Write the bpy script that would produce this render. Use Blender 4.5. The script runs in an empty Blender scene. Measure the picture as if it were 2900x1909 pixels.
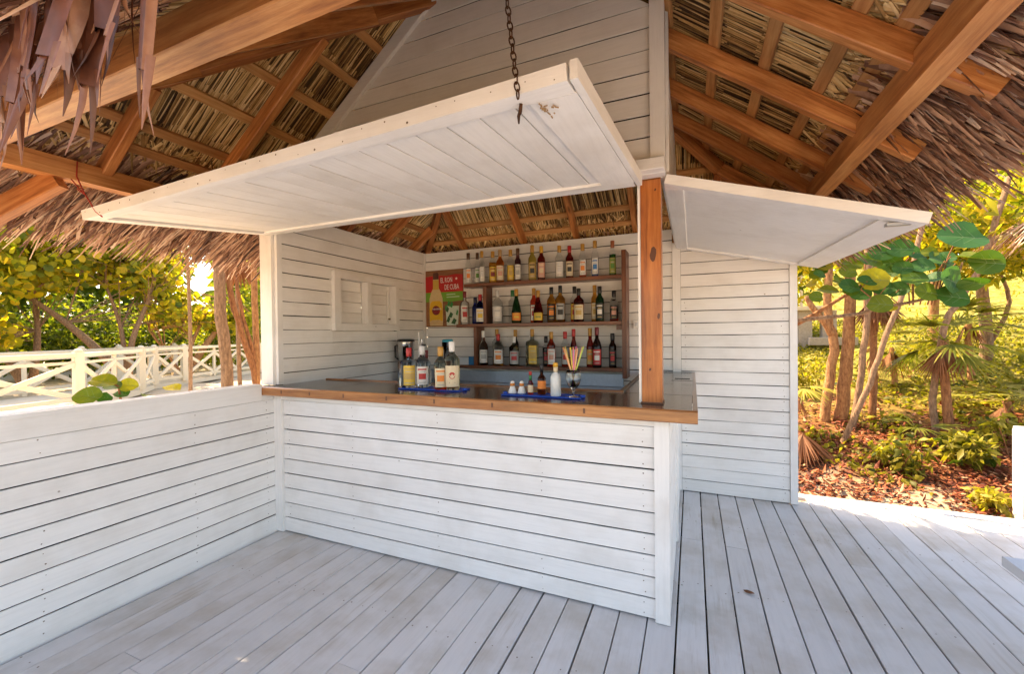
import bpy, math, random
import numpy as np
from mathutils import Vector
random.seed(7)
RNG = np.random.default_rng(11)
SC = bpy.context.scene
COL = SC.collection
R = math.radians

# ------------------------------------------------------------------ camera, sky, sun, exposure
def make_camera():
    a, t, r = 0.40279689, -0.00910945, -0.01165454
    f = Vector((-math.sin(a) * math.cos(t), math.cos(a) * math.cos(t), math.sin(t)))
    rt = Vector((math.cos(a), math.sin(a), 0)); up = rt.cross(f)
    rt2 = rt * math.cos(r) + up * math.sin(r); up2 = up * math.cos(r) - rt * math.sin(r)
    cd = bpy.data.cameras.new('camera'); cam = bpy.data.objects.new('camera', cd); COL.objects.link(cam)
    from mathutils import Matrix
    m = Matrix(((rt2.x, up2.x, -f.x, 0), (rt2.y, up2.y, -f.y, 0), (rt2.z, up2.z, -f.z, 1.5), (0, 0, 0, 1)))
    cam.matrix_world = m
    cd.sensor_fit = 'HORIZONTAL'; cd.sensor_width = 36; cd.lens = 36 * 1197.883 / 2900
    cd.clip_start = 0.02; cd.clip_end = 2000
    SC.camera = cam
make_camera()
SUN_EL, SUN_AZ = R(51), (-0.915, 0.403)       # elevation, horizontal direction to the sun
W = bpy.data.worlds.new('World'); SC.world = W; W.use_nodes = True
wn = W.node_tree; bg = wn.nodes['Background']
sky = wn.nodes.new('ShaderNodeTexSky'); sky.sky_type = 'NISHITA'; sky.sun_disc = False
sky.sun_elevation = SUN_EL; sky.sun_rotation = math.atan2(SUN_AZ[0], SUN_AZ[1])
sky.air_density = 1.0; sky.dust_density = 2.0; sky.ozone_density = 1.0
tint = wn.nodes.new('ShaderNodeMix'); tint.data_type = 'RGBA'; tint.blend_type = 'MULTIPLY'; tint.inputs[0].default_value = 1.0
tint.inputs[7].default_value = (1.13, 1.0, 0.87, 1)      # hazy, whiter coastal sky
wn.links.new(sky.outputs[0], tint.inputs[6]); wn.links.new(tint.outputs[2], bg.inputs[0]); bg.inputs[1].default_value = 0.15
sd = bpy.data.lights.new('sun', 'SUN'); sd.energy = 3.8; sd.angle = R(0.55); sd.color = (1.0, 0.77, 0.50)
so = bpy.data.objects.new('sun', sd); COL.objects.link(so)
sv = Vector((SUN_AZ[0] * math.cos(SUN_EL), SUN_AZ[1] * math.cos(SUN_EL), math.sin(SUN_EL)))
so.rotation_euler = sv.to_track_quat('Z', 'Y').to_euler(); so.location = (-8, 5, 12)
SC.view_settings.view_transform = 'Standard'; SC.view_settings.look = 'None'
SC.view_settings.gamma = 1; SC.view_settings.use_curve_mapping = False
SC.view_settings.exposure = 2.15
SC.render.engine = 'CYCLES'
SC.cycles.max_bounces = 14; SC.cycles.diffuse_bounces = 7; SC.cycles.transmission_bounces = 10
SC.cycles.transparent_max_bounces = 12; SC.cycles.caustics_reflective = False; SC.cycles.caustics_refractive = False
SC.cycles.sample_clamp_indirect = 8

# ------------------------------------------------------------------ helpers
WLOC = {}
def link(o, parent=None, loc=(0, 0, 0)):
    COL.objects.link(o)
    loc = Vector(loc)
    if parent is not None:
        o.parent = parent; WLOC[o.name] = WLOC[parent.name].copy()
    else:
        o.location = loc; WLOC[o.name] = loc
    return o
def tag(o, label=None, cat=None, group=None, kind=None):
    if label: o['label'] = label
    if cat: o['category'] = cat
    if group: o['group'] = group
    if kind: o['kind'] = kind
    return o
def thing(name, loc, label, cat, group=None):
    o = bpy.data.objects.new(name, None); o.empty_display_size = .1
    link(o, None, loc); return tag(o, label, cat, group)
def meshobj(name, V, F, mat, parent=None, smooth=False, tone=None, loc=None, uvals=None):
    """V world coordinates. Children keep their parent's origin; a lone mesh gets the middle of its foot as origin."""
    V = np.asarray(V, dtype=float).reshape(-1, 3)
    if parent is not None: L = np.array(WLOC[parent.name])
    elif loc is not None: L = np.array(loc, dtype=float)
    else: L = np.array([(V[:, 0].min() + V[:, 0].max()) / 2, (V[:, 1].min() + V[:, 1].max()) / 2, V[:, 2].min()])
    me = bpy.data.meshes.new(name)
    Vl = V - L
    if isinstance(F, np.ndarray):
        n, k = F.shape
        me.vertices.add(len(Vl)); me.vertices.foreach_set('co', Vl.astype(np.float32).ravel())
        me.loops.add(n * k); me.loops.foreach_set('vertex_index', F.astype(np.int32).ravel())
        me.polygons.add(n); me.polygons.foreach_set('loop_start', np.arange(0, n * k, k, dtype=np.int32))
        me.update(calc_edges=True); me.validate()
    else:
        me.from_pydata([tuple(v) for v in Vl], [], [tuple(f) for f in F]); me.update()
    if smooth: me.polygons.foreach_set('use_smooth', [True] * len(me.polygons))
    if tone is not None:
        at = me.attributes.new('tone', 'FLOAT', 'FACE')
        at.data.foreach_set('value', np.asarray(tone, dtype=np.float32)[:len(me.polygons)])
    if mat: me.materials.append(mat)
    o = bpy.data.objects.new(name, me)
    return link(o, parent, L)
class B:
    def __init__(s): s.v = []; s.f = []
    def add(s, V, F):
        k = len(s.v); s.v += [tuple(v) for v in V]; s.f += [tuple(i + k for i in f) for f in F]
    def prism(s, sec, p0, p1, U, Wd):
        """extrude the 2D section (u, w) from p0 to p1"""
        p0, p1, U, Wd = Vector(p0), Vector(p1), Vector(U), Vector(Wd); n = len(sec)
        V = [p0 + U * a + Wd * b for a, b in sec] + [p1 + U * a + Wd * b for a, b in sec]
        F = [tuple(range(n))[::-1], tuple(range(n, 2 * n))] + [(i, (i + 1) % n, n + (i + 1) % n, n + i) for i in range(n)]
        s.add(V, F); return s
    def box(s, lo, hi, c=0):
        x0, y0, z0 = lo; x1, y1, z1 = hi
        sec = rsec(y1 - y0, z1 - z0, c)
        s.prism(sec, (x0, (y0 + y1) / 2, (z0 + z1) / 2), (x1, (y0 + y1) / 2, (z0 + z1) / 2), (0, 1, 0), (0, 0, 1)); return s
    def beam(s, p0, p1, w, h, up=(0, 0, 1), c=0.004):
        p0, p1 = Vector(p0), Vector(p1); d = (p1 - p0).normalized(); sd_ = d.cross(Vector(up)).normalized(); u = sd_.cross(d)
        s.prism(rsec(w, h, c), p0, p1, sd_, u); return s
    def tube(s, P, rad, n=8, cap=True):
        P = [Vector(p) for p in P]; k0 = len(s.v)
        if not hasattr(rad, '__len__'): rad = [rad] * len(P)
        prev = None; V = []
        for i, p in enumerate(P):
            d = (P[min(i + 1, len(P) - 1)] - P[max(i - 1, 0)]).normalized()
            if prev is None: a = d.orthogonal().normalized()
            else: a = (prev - d * prev.dot(d)).normalized()
            prev = a; b = d.cross(a)
            for j in range(n):
                t = 2 * math.pi * j / n; V.append(p + (a * math.cos(t) + b * math.sin(t)) * rad[i])
        F = []
        for i in range(len(P) - 1):
            for j in range(n): F.append((i * n + j, i * n + (j + 1) % n, (i + 1) * n + (j + 1) % n, (i + 1) * n + j))
        if cap: F.append(tuple(range(n))[::-1]); F.append(tuple(range((len(P) - 1) * n, len(P) * n)))
        s.add(V, F); return s
    def lathe(s, prof, c, n=16, a0=0, a1=2 * math.pi, sq=0.0):
        """prof: list of (r, z); closed when the angle is a full turn. sq > 0 squares the plan."""
        full = abs(a1 - a0) > 6.28; m = n if full else n + 1; V = []
        for r, z in prof:
            for j in range(m):
                t = a0 + (a1 - a0) * j / n
                k = 1.0
                if sq: k = (abs(math.cos(t)) ** (2 + 6 * sq) + abs(math.sin(t)) ** (2 + 6 * sq)) ** (-1 / (2 + 6 * sq))
                V.append((c[0] + r * k * math.cos(t), c[1] + r * k * math.sin(t), c[2] + z))
        F = []
        for i in range(len(prof) - 1):
            for j in range(n): F.append((i * m + j, i * m + (j + 1) % m, (i + 1) * m + (j + 1) % m, (i + 1) * m + j))
        if full:
            if prof[0][0] > 1e-5: F.append(tuple(range(m))[::-1])
            if prof[-1][0] > 1e-5: F.append(tuple(range((len(prof) - 1) * m, len(prof) * m)))
        s.add(V, F); return s
    def disc(s, c, nrm, up, r, n=10):
        nrm = Vector(nrm).normalized(); a = Vector(up); a = (a - nrm * a.dot(nrm)).normalized(); b = nrm.cross(a); c = Vector(c)
        s.add([c + (a * math.cos(2 * math.pi * i / n) + b * math.sin(2 * math.pi * i / n)) * r for i in range(n)], [tuple(range(n))]); return s
    def obj(s, name, mat, parent=None, smooth=False, loc=None): return meshobj(name, s.v, s.f, mat, parent, smooth, None, loc)
def beam_obj(name, p0, p1, w, h, mat, parent, up=(0, 0, 1), c=.004):
    from mathutils import Matrix
    p0, p1 = Vector(p0), Vector(p1); d = (p1 - p0); L_ = d.length; d.normalize(); sd_ = Vector(up).cross(d).normalized(); u = d.cross(sd_)
    b = B(); b.prism(rsec(w, h, c), (0, 0, 0), (L_, 0, 0), (0, 1, 0), (0, 0, 1))
    me = bpy.data.meshes.new(name); me.from_pydata(b.v, [], b.f); me.update(); me.materials.append(mat)
    o = bpy.data.objects.new(name, me); link(o, parent); q0 = p0 - WLOC[parent.name]
    o.matrix_local = Matrix(((d.x, sd_.x, u.x, q0.x), (d.y, sd_.y, u.y, q0.y), (d.z, sd_.z, u.z, q0.z), (0, 0, 0, 1))); return o
def rsec(w, h, c):
    a, b = w / 2, h / 2
    if c <= 0: return [(-a, -b), (a, -b), (a, b), (-a, b)]
    return [(-a + c, -b), (a - c, -b), (a, -b + c), (a, b - c), (a - c, b), (-a + c, b), (-a, b - c), (-a, -b + c)]

# vectorised blades: strips of leaf with a fold along the middle
def blades(P, d, nrm, L, w, bend=0.0, bdir=(0, 0, -1), seg=3, taper=.25, fold=.25, prof='blade', tone=None):
    P, d, nrm = [np.asarray(x, float) for x in (P, d, nrm)]; N = len(P)
    d = d / np.linalg.norm(d, axis=1)[:, None]
    s = np.cross(d, nrm); s /= (np.linalg.norm(s, axis=1)[:, None] + 1e-9); n = np.cross(s, d)
    L = np.broadcast_to(L, (N,)); w = np.broadcast_to(w, (N,)); bend = np.broadcast_to(bend, (N,)); bdir = np.broadcast_to(np.asarray(bdir, float), (N, 3))
    t = np.linspace(0, 1, seg + 1)
    C = P[:, None, :] + d[:, None, :] * (L[:, None] * t)[..., None] + bdir[:, None, :] * (bend * L)[:, None, None] * (t ** 2)[None, :, None]
    if prof == 'leaf': pr = np.maximum(np.sin(np.pi * np.clip(t * .92 + .05, 0, 1)) ** .8, .04)
    else: pr = 1 - (1 - taper) * t ** 1.6
    hw = (w / 2)[:, None] * pr[None, :]
    lft = C - s[:, None, :] * hw[..., None]; rgt = C + s[:, None, :] * hw[..., None]; mid = C + n[:, None, :] * (hw * 2 * fold)[..., None]
    V = np.stack([lft, mid, rgt], axis=2).reshape(-1, 3)
    base = np.arange(N)[:, None] * (seg + 1) * 3
    q = []
    for i in range(seg):
        for c in range(2):
            a = i * 3 + c; q.append([a, a + 1, a + 4, a + 3])
    F = (base[:, :, None] + np.array(q)[None]).reshape(-1, 4)
    if tone is None: tone = RNG.random(N)
    return V, F, np.repeat(tone, seg * 2)
def discs(Cn, nrm, r, tone=None, n=8, fold=.18):
    """round leaves: a rim of n points folded along the middle"""
    Cn, nrm = np.asarray(Cn, float), np.asarray(nrm, float); N = len(Cn)
    nrm = nrm / np.linalg.norm(nrm, axis=1)[:, None]
    a = np.cross(nrm, RNG.normal(size=(N, 3))); a /= np.linalg.norm(a, axis=1)[:, None]; b = np.cross(nrm, a)
    r = np.broadcast_to(r, (N,)); th = np.arange(n) * 2 * np.pi / n
    rim = Cn[:, None] + (a[:, None] * np.cos(th)[None, :, None] + b[:, None] * np.sin(th)[None, :, None]) * r[:, None, None] + nrm[:, None] * (np.abs(np.sin(th))[None, :, None] * fold * r[:, None, None])
    V = rim.reshape(-1, 3); base = np.arange(N)[:, None] * n; h = n // 2
    q = []
    for i in range(h // 2 * 2 // 2):
        pass
    # split into two halves along the fold axis, each a fan of quads
    quads = []
    for i in range(0, h - 1, 1):
        quads.append([0, i + 1, i + 2, i + 2] if False else [0, i + 1, i + 2])
    for i in range(h, n - 1): quads.append([0, i, i + 1])
    F = (base[:, :, None] + np.array(quads)[None]).reshape(-1, 3)
    if tone is None: tone = RNG.random(N)
    return V, F, np.repeat(tone, len(quads))
def joined(parts):
    V = []; F = []; T = []; k = 0
    for v, f, t in parts: V.append(v); F.append(f + k); T.append(t); k += len(v)
    return np.concatenate(V), np.concatenate(F), np.concatenate(T)
def rand_dir(N, zmin=-1.0):
    v = RNG.normal(size=(N, 3)); v /= np.linalg.norm(v, axis=1)[:, None]
    if zmin > -1: v[:, 2] = np.abs(v[:, 2]) * (1 + zmin) + zmin * 0; v /= np.linalg.norm(v, axis=1)[:, None]
    return v

# ------------------------------------------------------------------ materials
def newmat(name):
    m = bpy.data.materials.new(name); m.use_nodes = True; return m, m.node_tree.nodes, m.node_tree.links, m.node_tree.nodes['Principled BSDF']
def ramp(N, stops, interp='LINEAR'):
    r = N.new('ShaderNodeValToRGB'); r.color_ramp.interpolation = interp
    e = r.color_ramp.elements
    while len(e) < len(stops): e.new(.5)
    for i, (p, c) in enumerate(stops): e[i].position = p; e[i].color = (*c, 1)
    return r
def mix(N, L, a, b, fac, mode='MIX'):
    m = N.new('ShaderNodeMix'); m.data_type = 'RGBA'; m.blend_type = mode
    for sock, v in ((m.inputs[0], fac), (m.inputs[6], a), (m.inputs[7], b)):
        if hasattr(v, 'is_linked') or hasattr(v, 'links'): L.new(v, sock)
        elif isinstance(v, (int, float)): sock.default_value = v
        else: sock.default_value = (*v, 1)
    return m.outputs[2]
def coords(N, L, scale, perobj=True):
    tc = N.new('ShaderNodeTexCoord'); mp = N.new('ShaderNodeMapping'); mp.inputs['Scale'].default_value = scale
    if perobj:
        oi = N.new('ShaderNodeObjectInfo'); mu = N.new('ShaderNodeVectorMath'); mu.operation = 'MULTIPLY_ADD'
        mu.inputs[0].default_value = (1, 1, 1); L.new(oi.outputs['Random'], mu.inputs[0]); mu.inputs[1].default_value = (37, 53, 71); L.new(tc.outputs['Object'], mu.inputs[2])
        L.new(mu.outputs[0], mp.inputs[0])
    else: L.new(tc.outputs['Object'], mp.inputs[0])
    return mp.outputs[0]
def noise(N, L, vec, scale, detail=5, rough=.55):
    n = N.new('ShaderNodeTexNoise'); n.inputs['Scale'].default_value = scale; n.inputs['Detail'].default_value = detail; n.inputs['Roughness'].default_value = rough
    L.new(vec, n.inputs['Vector']); return n.outputs['Fac']
def bump(N, L, h, bs, strength, dist=.01):
    b = N.new('ShaderNodeBump'); b.inputs['Strength'].default_value = strength; b.inputs['Distance'].default_value = dist
    L.new(h, b.inputs['Height']); L.new(b.outputs[0], bs.inputs['Normal'])
AX = {'x': (.6, 9, 9), 'y': (9, .6, 9), 'z': (9, 9, .6)}
_paint = {}
def painted(axis, base=(.82, .80, .775), dirt=(.44, .38, .31), amt=.30, wear=0.0, rough=.5, key='wall'):
    k = (axis, key)
    if k in _paint: return _paint[k]
    m, N, L, bs = newmat('painted_wood_%s_%s' % (key, axis))
    v = coords(N, L, AX[axis]); v2 = coords(N, L, (1, 1, 1))
    g = noise(N, L, v, 7, 8, .65); bl = noise(N, L, v2, 2.6, 6, .6)
    c0 = tuple(x * .91 for x in base)
    r1 = ramp(N, [(.25, c0), (.55, base)]); L.new(g, r1.inputs[0])
    r2 = ramp(N, [(.46, (0, 0, 0)), (.74, (amt, amt, amt))]); L.new(bl, r2.inputs[0])
    c = mix(N, L, r1.outputs[0], dirt, r2.outputs[0])
    oi = N.new('ShaderNodeObjectInfo'); r3 = ramp(N, [(0, (.93, .93, .93)), (1, (1.0, 1.0, 1.0))]); L.new(oi.outputs['Random'], r3.inputs[0])
    c = mix(N, L, c, r3.outputs[0], 1.0, 'MULTIPLY')
    vo = N.new('ShaderNodeTexVoronoi'); vo.inputs['Scale'].default_value = 4.2; L.new(v2, vo.inputs['Vector'])
    r4 = ramp(N, [(.018, (.75, .75, .75)), (.03, (0, 0, 0))]); L.new(vo.outputs['Distance'], r4.inputs[0])
    c = mix(N, L, c, (.16, .12, .09), r4.outputs[0])
    if wear > 0:
        wv = noise(N, L, coords(N, L, tuple(x * .35 for x in AX[axis])), 9, 8, .7); r5 = ramp(N, [(.60 - wear * .08, (0, 0, 0)), (.72, (1, 1, 1))]); L.new(wv, r5.inputs[0])
        pat = noise(N, L, v2, 1.4, 4, .5); r6 = ramp(N, [(.48, (0, 0, 0)), (.7, (wear, wear, wear))]); L.new(pat, r6.inputs[0])
        mm = mix(N, L, r5.outputs[0], r6.outputs[0], 1.0, 'MULTIPLY')
        c = mix(N, L, c, (.30, .24, .17), mm)
    L.new(c, bs.inputs['Base Color']); bs.inputs['Roughness'].default_value = rough
    bs.inputs['Specular IOR Level'].default_value = .35
    bump(N, L, g, bs, .22, .003)
    _paint[k] = m; return m
def deckm(): return painted('y', (.63, .615, .61), (.34, .28, .20), .6, .9, .46, 'deck')
_wood = {}
def wood(axis, dark=(.18, .055, .016), mid=(.50, .20, .06), light=(.76, .41, .16), rough=.42, key='beam', sc=1.0, coat=0):
    k = (axis, key)
    if k in _wood: return _wood[k]
    m, N, L, bs = newmat('%s_wood_%s' % (key, axis))
    v = coords(N, L, tuple(x * sc for x in AX[axis])); g = noise(N, L, v, 4, 9, .7); bl = noise(N, L, coords(N, L, (1.5, 1.5, 1.5)), 2, 4, .5)
    r = ramp(N, [(.28, dark), (.48, mid), (.7, light)]); L.new(g, r.inputs[0])
    r2 = ramp(N, [(.3, (.72, .68, .64)), (.7, (1.08, 1.04, 1))]); L.new(bl, r2.inputs[0])
    c = mix(N, L, r.outputs[0], r2.outputs[0], 1, 'MULTIPLY')
    oi = N.new('ShaderNodeObjectInfo'); r7 = ramp(N, [(0, (.72, .62, .55)), (.5, (1, .96, .92)), (1, (1.12, 1.1, 1.05))]); L.new(oi.outputs['Random'], r7.inputs[0]); c = mix(N, L, c, r7.outputs[0], 1, 'MULTIPLY')
    vo = N.new('ShaderNodeTexVoronoi'); vo.inputs['Scale'].default_value = 2.6; L.new(coords(N, L, tuple(.5 if x < 5 else 1.6 for x in AX[axis])), vo.inputs['Vector'])
    r4 = ramp(N, [(.03, (.7, .7, .7)), (.07, (0, 0, 0))]); L.new(vo.outputs['Distance'], r4.inputs[0])
    c = mix(N, L, c, tuple(x * .45 for x in dark), r4.outputs[0])
    L.new(c, bs.inputs['Base Color']); bs.inputs['Roughness'].default_value = rough
    if coat: bs.inputs['Coat Weight'].default_value = coat; bs.inputs['Coat Roughness'].default_value = .06
    bump(N, L, g, bs, .3, .004)
    _wood[k] = m; return m
def tonemat(name, stops, transl=0.0, tcol=None, rough=.6, nz=.25, scale=18, spec=.3):
    m, N, L, bs = newmat(name)
    at = N.new('ShaderNodeAttribute'); at.attribute_name = 'tone'
    nv = noise(N, L, coords(N, L, (1, 1, 1), False), scale, 4, .6)
    ma = N.new('ShaderNodeMath'); ma.operation = 'MULTIPLY_ADD'; ma.inputs[1].default_value = nz; L.new(nv, ma.inputs[0])
    mb = N.new('ShaderNodeMath'); mb.operation = 'ADD'; mb.inputs[1].default_value = -nz / 2; L.new(at.outputs['Fac'], mb.inputs[0]); L.new(mb.outputs[0], ma.inputs[2])
    r = ramp(N, stops); L.new(ma.outputs[0], r.inputs[0])
    L.new(r.outputs[0], bs.inputs['Base Color']); bs.inputs['Roughness'].default_value = rough; bs.inputs['Specular IOR Level'].default_value = spec
    if transl:
        tr = N.new('ShaderNodeBsdfTranslucent'); 
        c = mix(N, L, r.outputs[0], tcol, 1.0, 'MULTIPLY'); L.new(c, tr.inputs[0])
        ms = N.new('ShaderNodeMixShader'); ms.inputs[0].default_value = transl
        L.new(bs.outputs[0], ms.inputs[1]); L.new(tr.outputs[0], ms.inputs[2]); L.new(ms.outputs[0], N['Material Output'].inputs['Surface'])
    return m
_solid = {}
def solid(name, col, rough=.5, metal=0, spec=.5, var=.12):
    if name in _solid: return _solid[name]
    m, N, L, bs = newmat(name)
    nv = noise(N, L, coords(N, L, (1, 1, 1)), 40, 4, .6); r = ramp(N, [(.3, tuple(x * (1 - var) for x in col)), (.7, col)]); L.new(nv, r.inputs[0])
    L.new(r.outputs[0], bs.inputs['Base Color']); bs.inputs['Roughness'].default_value = rough; bs.inputs['Metallic'].default_value = metal; bs.inputs['Specular IOR Level'].default_value = spec
    _solid[name] = m; return m
def glass(name, col, rough=.02, ior=1.4, tr=1.0):
    if name in _solid: return _solid[name]
    m, N, L, bs = newmat(name); bs.inputs['Base Color'].default_value = (*col, 1); bs.inputs['Roughness'].default_value = rough
    bs.inputs['Transmission Weight'].default_value = tr; bs.inputs['IOR'].default_value = ior
    _solid[name] = m; return m
WALL_X, WALL_Y, WALL_Z = painted('x'), painted('y'), painted('z')
DECK = deckm()
BEAM_X, BEAM_Y, BEAM_Z = wood('x'), wood('y'), wood('z')
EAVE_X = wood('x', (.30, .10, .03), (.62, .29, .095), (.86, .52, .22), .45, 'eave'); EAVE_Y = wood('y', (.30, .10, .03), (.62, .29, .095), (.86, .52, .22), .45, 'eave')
BAT_X = wood('x', (.34, .15, .05), (.56, .30, .11), (.70, .45, .20), .6, 'batten'); BAT_Y = wood('y', (.34, .15, .05), (.56, .30, .11), (.70, .45, .20), .6, 'batten')
SHELF_X = wood('x', (.06, .018, .008), (.15, .05, .02), (.24, .095, .04), .35, 'shelf'); SHELF_Z = wood('z', (.06, .018, .008), (.15, .05, .02), (.24, .095, .04), .35, 'shelf')
THATCH = tonemat('dry_palm_thatch', [(0, (.05, .026, .012)), (.25, (.28, .15, .05)), (.55, (.64, .40, .15)), (1, (.92, .70, .36))], 0, None, .7, .35, 30)
STRIP = tonemat('loose_palm_leaf', [(0, (.035, .011, .006)), (.4, (.16, .055, .028)), (.75, (.34, .165, .09)), (1, (.56, .36, .22))], .15, (1, .7, .5), .42, .55, 22, .4)
FRINGE = tonemat('weathered_palm_leaf', [(0, (.055, .024, .015)), (.38, (.26, .125, .075)), (.7, (.60, .37, .24)), (1, (.88, .70, .53))], .18, (1, .8, .6), .5, .4, 26, .5)
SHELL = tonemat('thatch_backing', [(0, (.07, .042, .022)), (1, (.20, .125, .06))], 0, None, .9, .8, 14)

# ------------------------------------------------------------------ ground and setting
def sstep(a, b, x): t = np.clip((x - a) / (b - a), 0, 1); return t * t * (3 - 2 * t)
def hill(x, y):
    x = np.asarray(x, float); y = np.asarray(y, float)
    w = sstep(-5.0, -0.5, x)
    h = -.15 + w * .22 * np.maximum(0, y - 4.7)
    h = np.minimum(h, 3.9 + .02 * y) 
    h = np.where(w > 0, h, -.15)
    lf = sstep(-2.8, -9.0, x)  if False else sstep(0, 1, (-x - 3.0) / 9.0)
    h = h + lf * .28 * (1 - w)
    far = sstep(60, 160, np.hypot(x, y)); return h * (1 - far) + far * 1.2
def ground_sheet():
    xs = np.concatenate([[-900, -400, -200, -100, -60], np.linspace(-40, -6, 24), np.linspace(-5.5, 8, 55), np.linspace(8.6, 40, 24), [60, 100, 200, 400, 900]])
    ys = np.concatenate([[-900, -400, -200, -100, -50, -25, -12], np.linspace(-7, 3, 14), np.linspace(3.3, 14, 60), np.linspace(14.5, 40, 30), [60, 100, 200, 400, 900]])
    X, Y = np.meshgrid(xs, ys); Z = hill(X, Y)
    near = (np.hypot(X, Y) < 45)
    Z = Z + np.where(near & (Y > 4.9), .03 * np.sin(X * 3.1 + Y * 1.7) + .02 * np.sin(X * 7.3 - Y * 5.1), 0)
    V = np.stack([X, Y, Z], -1).reshape(-1, 3); nx, ny = len(xs), len(ys)
    i = np.arange(ny - 1)[:, None] * nx + np.arange(nx - 1)[None]
    F = np.stack([i, i + 1, i + nx + 1, i + nx], -1).reshape(-1, 4)
    m, N, L, bs = newmat('ground_cover')
    tc = N.new('ShaderNodeTexCoord'); sep = N.new('ShaderNodeSeparateXYZ'); L.new(tc.outputs['Object'], sep.inputs[0])
    v = coords(N, L, (1, 1, 1), False)
    n1 = noise(N, L, v, 1.3, 6, .6); n2 = noise(N, L, v, 22, 6, .7); n3 = noise(N, L, v, 6, 5, .65)
    sand = ramp(N, [(.3, (.44, .34, .22)), (.7, (.62, .51, .36))]); L.new(n2, sand.inputs[0])
    lit = ramp(N, [(.3, (.05, .016, .009)), (.45, (.15, .05, .02)), (.6, (.26, .11, .045)), (.8, (.42, .27, .15))]); L.new(n2, lit.inputs[0])
    gr = ramp(N, [(.32, (.10, .095, .016)), (.5, (.27, .235, .045)), (.75, (.42, .36, .12))]); L.new(n3, gr.inputs[0])  # grass tones, with dark noise painted in for tree shadows
    def yfac(a, b, amp, sock='Y'):
        ad = N.new('ShaderNodeMath'); ad.operation = 'MULTIPLY_ADD'; L.new(n1, ad.inputs[0]); ad.inputs[1].default_value = amp; L.new(sep.outputs[sock], ad.inputs[2])
        mr = N.new('ShaderNodeMapRange'); mr.inputs[1].default_value = a + amp / 2; mr.inputs[2].default_value = b + amp / 2; L.new(ad.outputs[0], mr.inputs[0]); return mr.outputs[0]
    c = mix(N, L, sand.outputs[0], lit.outputs[0], yfac(4.75, 5.5, 1.2)); c = mix(N, L, c, gr.outputs[0], yfac(6.2, 8.2, 2.4))
    c = mix(N, L, sand.outputs[0], c, yfac(-5, -2.5, 1.0, 'X'))
    L.new(c, bs.inputs['Base Color']); bs.inputs['Roughness'].default_value = .95; bs.inputs['Specular IOR Level'].default_value = .1
    bump(N, L, n2, bs, .6, .03)
    o = meshobj('ground', V, F, m, None, True, loc=(0, 0, 0)); tag(o, kind='structure')
ground_sheet()
def stretch_box(lo, hi): return B().box(lo, hi)

# deck boards run away from the camera
deck = thing('deck', (0, 1.5, -.1), None, None); tag(deck, kind='structure')
def planks_deck():
    x = -2.93 + .0; k = 0
    xs = [-2.93 + .1425 * i for i in range(0, 48)]
    for i, x0 in enumerate(xs):
        gap = random.choice([.006, .007, .009, .011]) if x0 > -1.2 else random.choice([.003, .004, .006])
        if x0 > 3.8: break
        cuts = [-2.2, 4.47 if x0 > .8 else 4.36]
        if random.random() < .45: cuts.insert(1, random.choice([.75, 1.1, 1.45, 3.3]) + random.uniform(-.04, .04))
        for a, b in zip(cuts[:-1], cuts[1:]):
            dz = random.uniform(-.0015, .0015); x1 = x0 + .1425 - gap
            B().box((x0, 0, 0), (x1, 1, 1))
            sec = rsec(x1 - x0, .032, .003)
            B().prism(sec, ((x0 + x1) / 2, a + .0015, -.016 + dz), ((x0 + x1) / 2, b - .0015, -.016 + dz), (1, 0, 0), (0, 0, 1)).obj('deck_board', DECK, deck)
    B().prism(rsec(.10, .034, .004), (.80, 4.525, -.017), (4.0, 4.525, -.017), (0, 1, 0), (0, 0, 1)).obj('edge_board', painted('x', (.63, .615, .61), (.34, .28, .20), .6, .9, .46, 'deck'), deck)
    jo = B()
    for y in (-1.8, -.9, 0, .9, 1.8, 2.7, 3.6, 4.3): jo.box((-2.95, y - .03, -.12), (4.0, y + .03, -.034))
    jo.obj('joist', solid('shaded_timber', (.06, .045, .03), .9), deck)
planks_deck()
NAIL = solid('nail_head', (.20, .15, .11), .6, .3)
b = B()
for y in (.0, .9, 1.8, 2.7, 3.6, 4.3):
    for i in range(46):
        for dx in (.03, .105):
            if random.random() < .8: b.disc((-2.93 + .1425 * i + dx + random.gauss(0, .006), y + random.gauss(0, .012), .0028), (0, 0, 1), (1, 0, 0), random.uniform(.003, .005), 6)
o = b.obj('nail_heads', NAIL, deck); o['kind'] = 'stuff'

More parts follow.
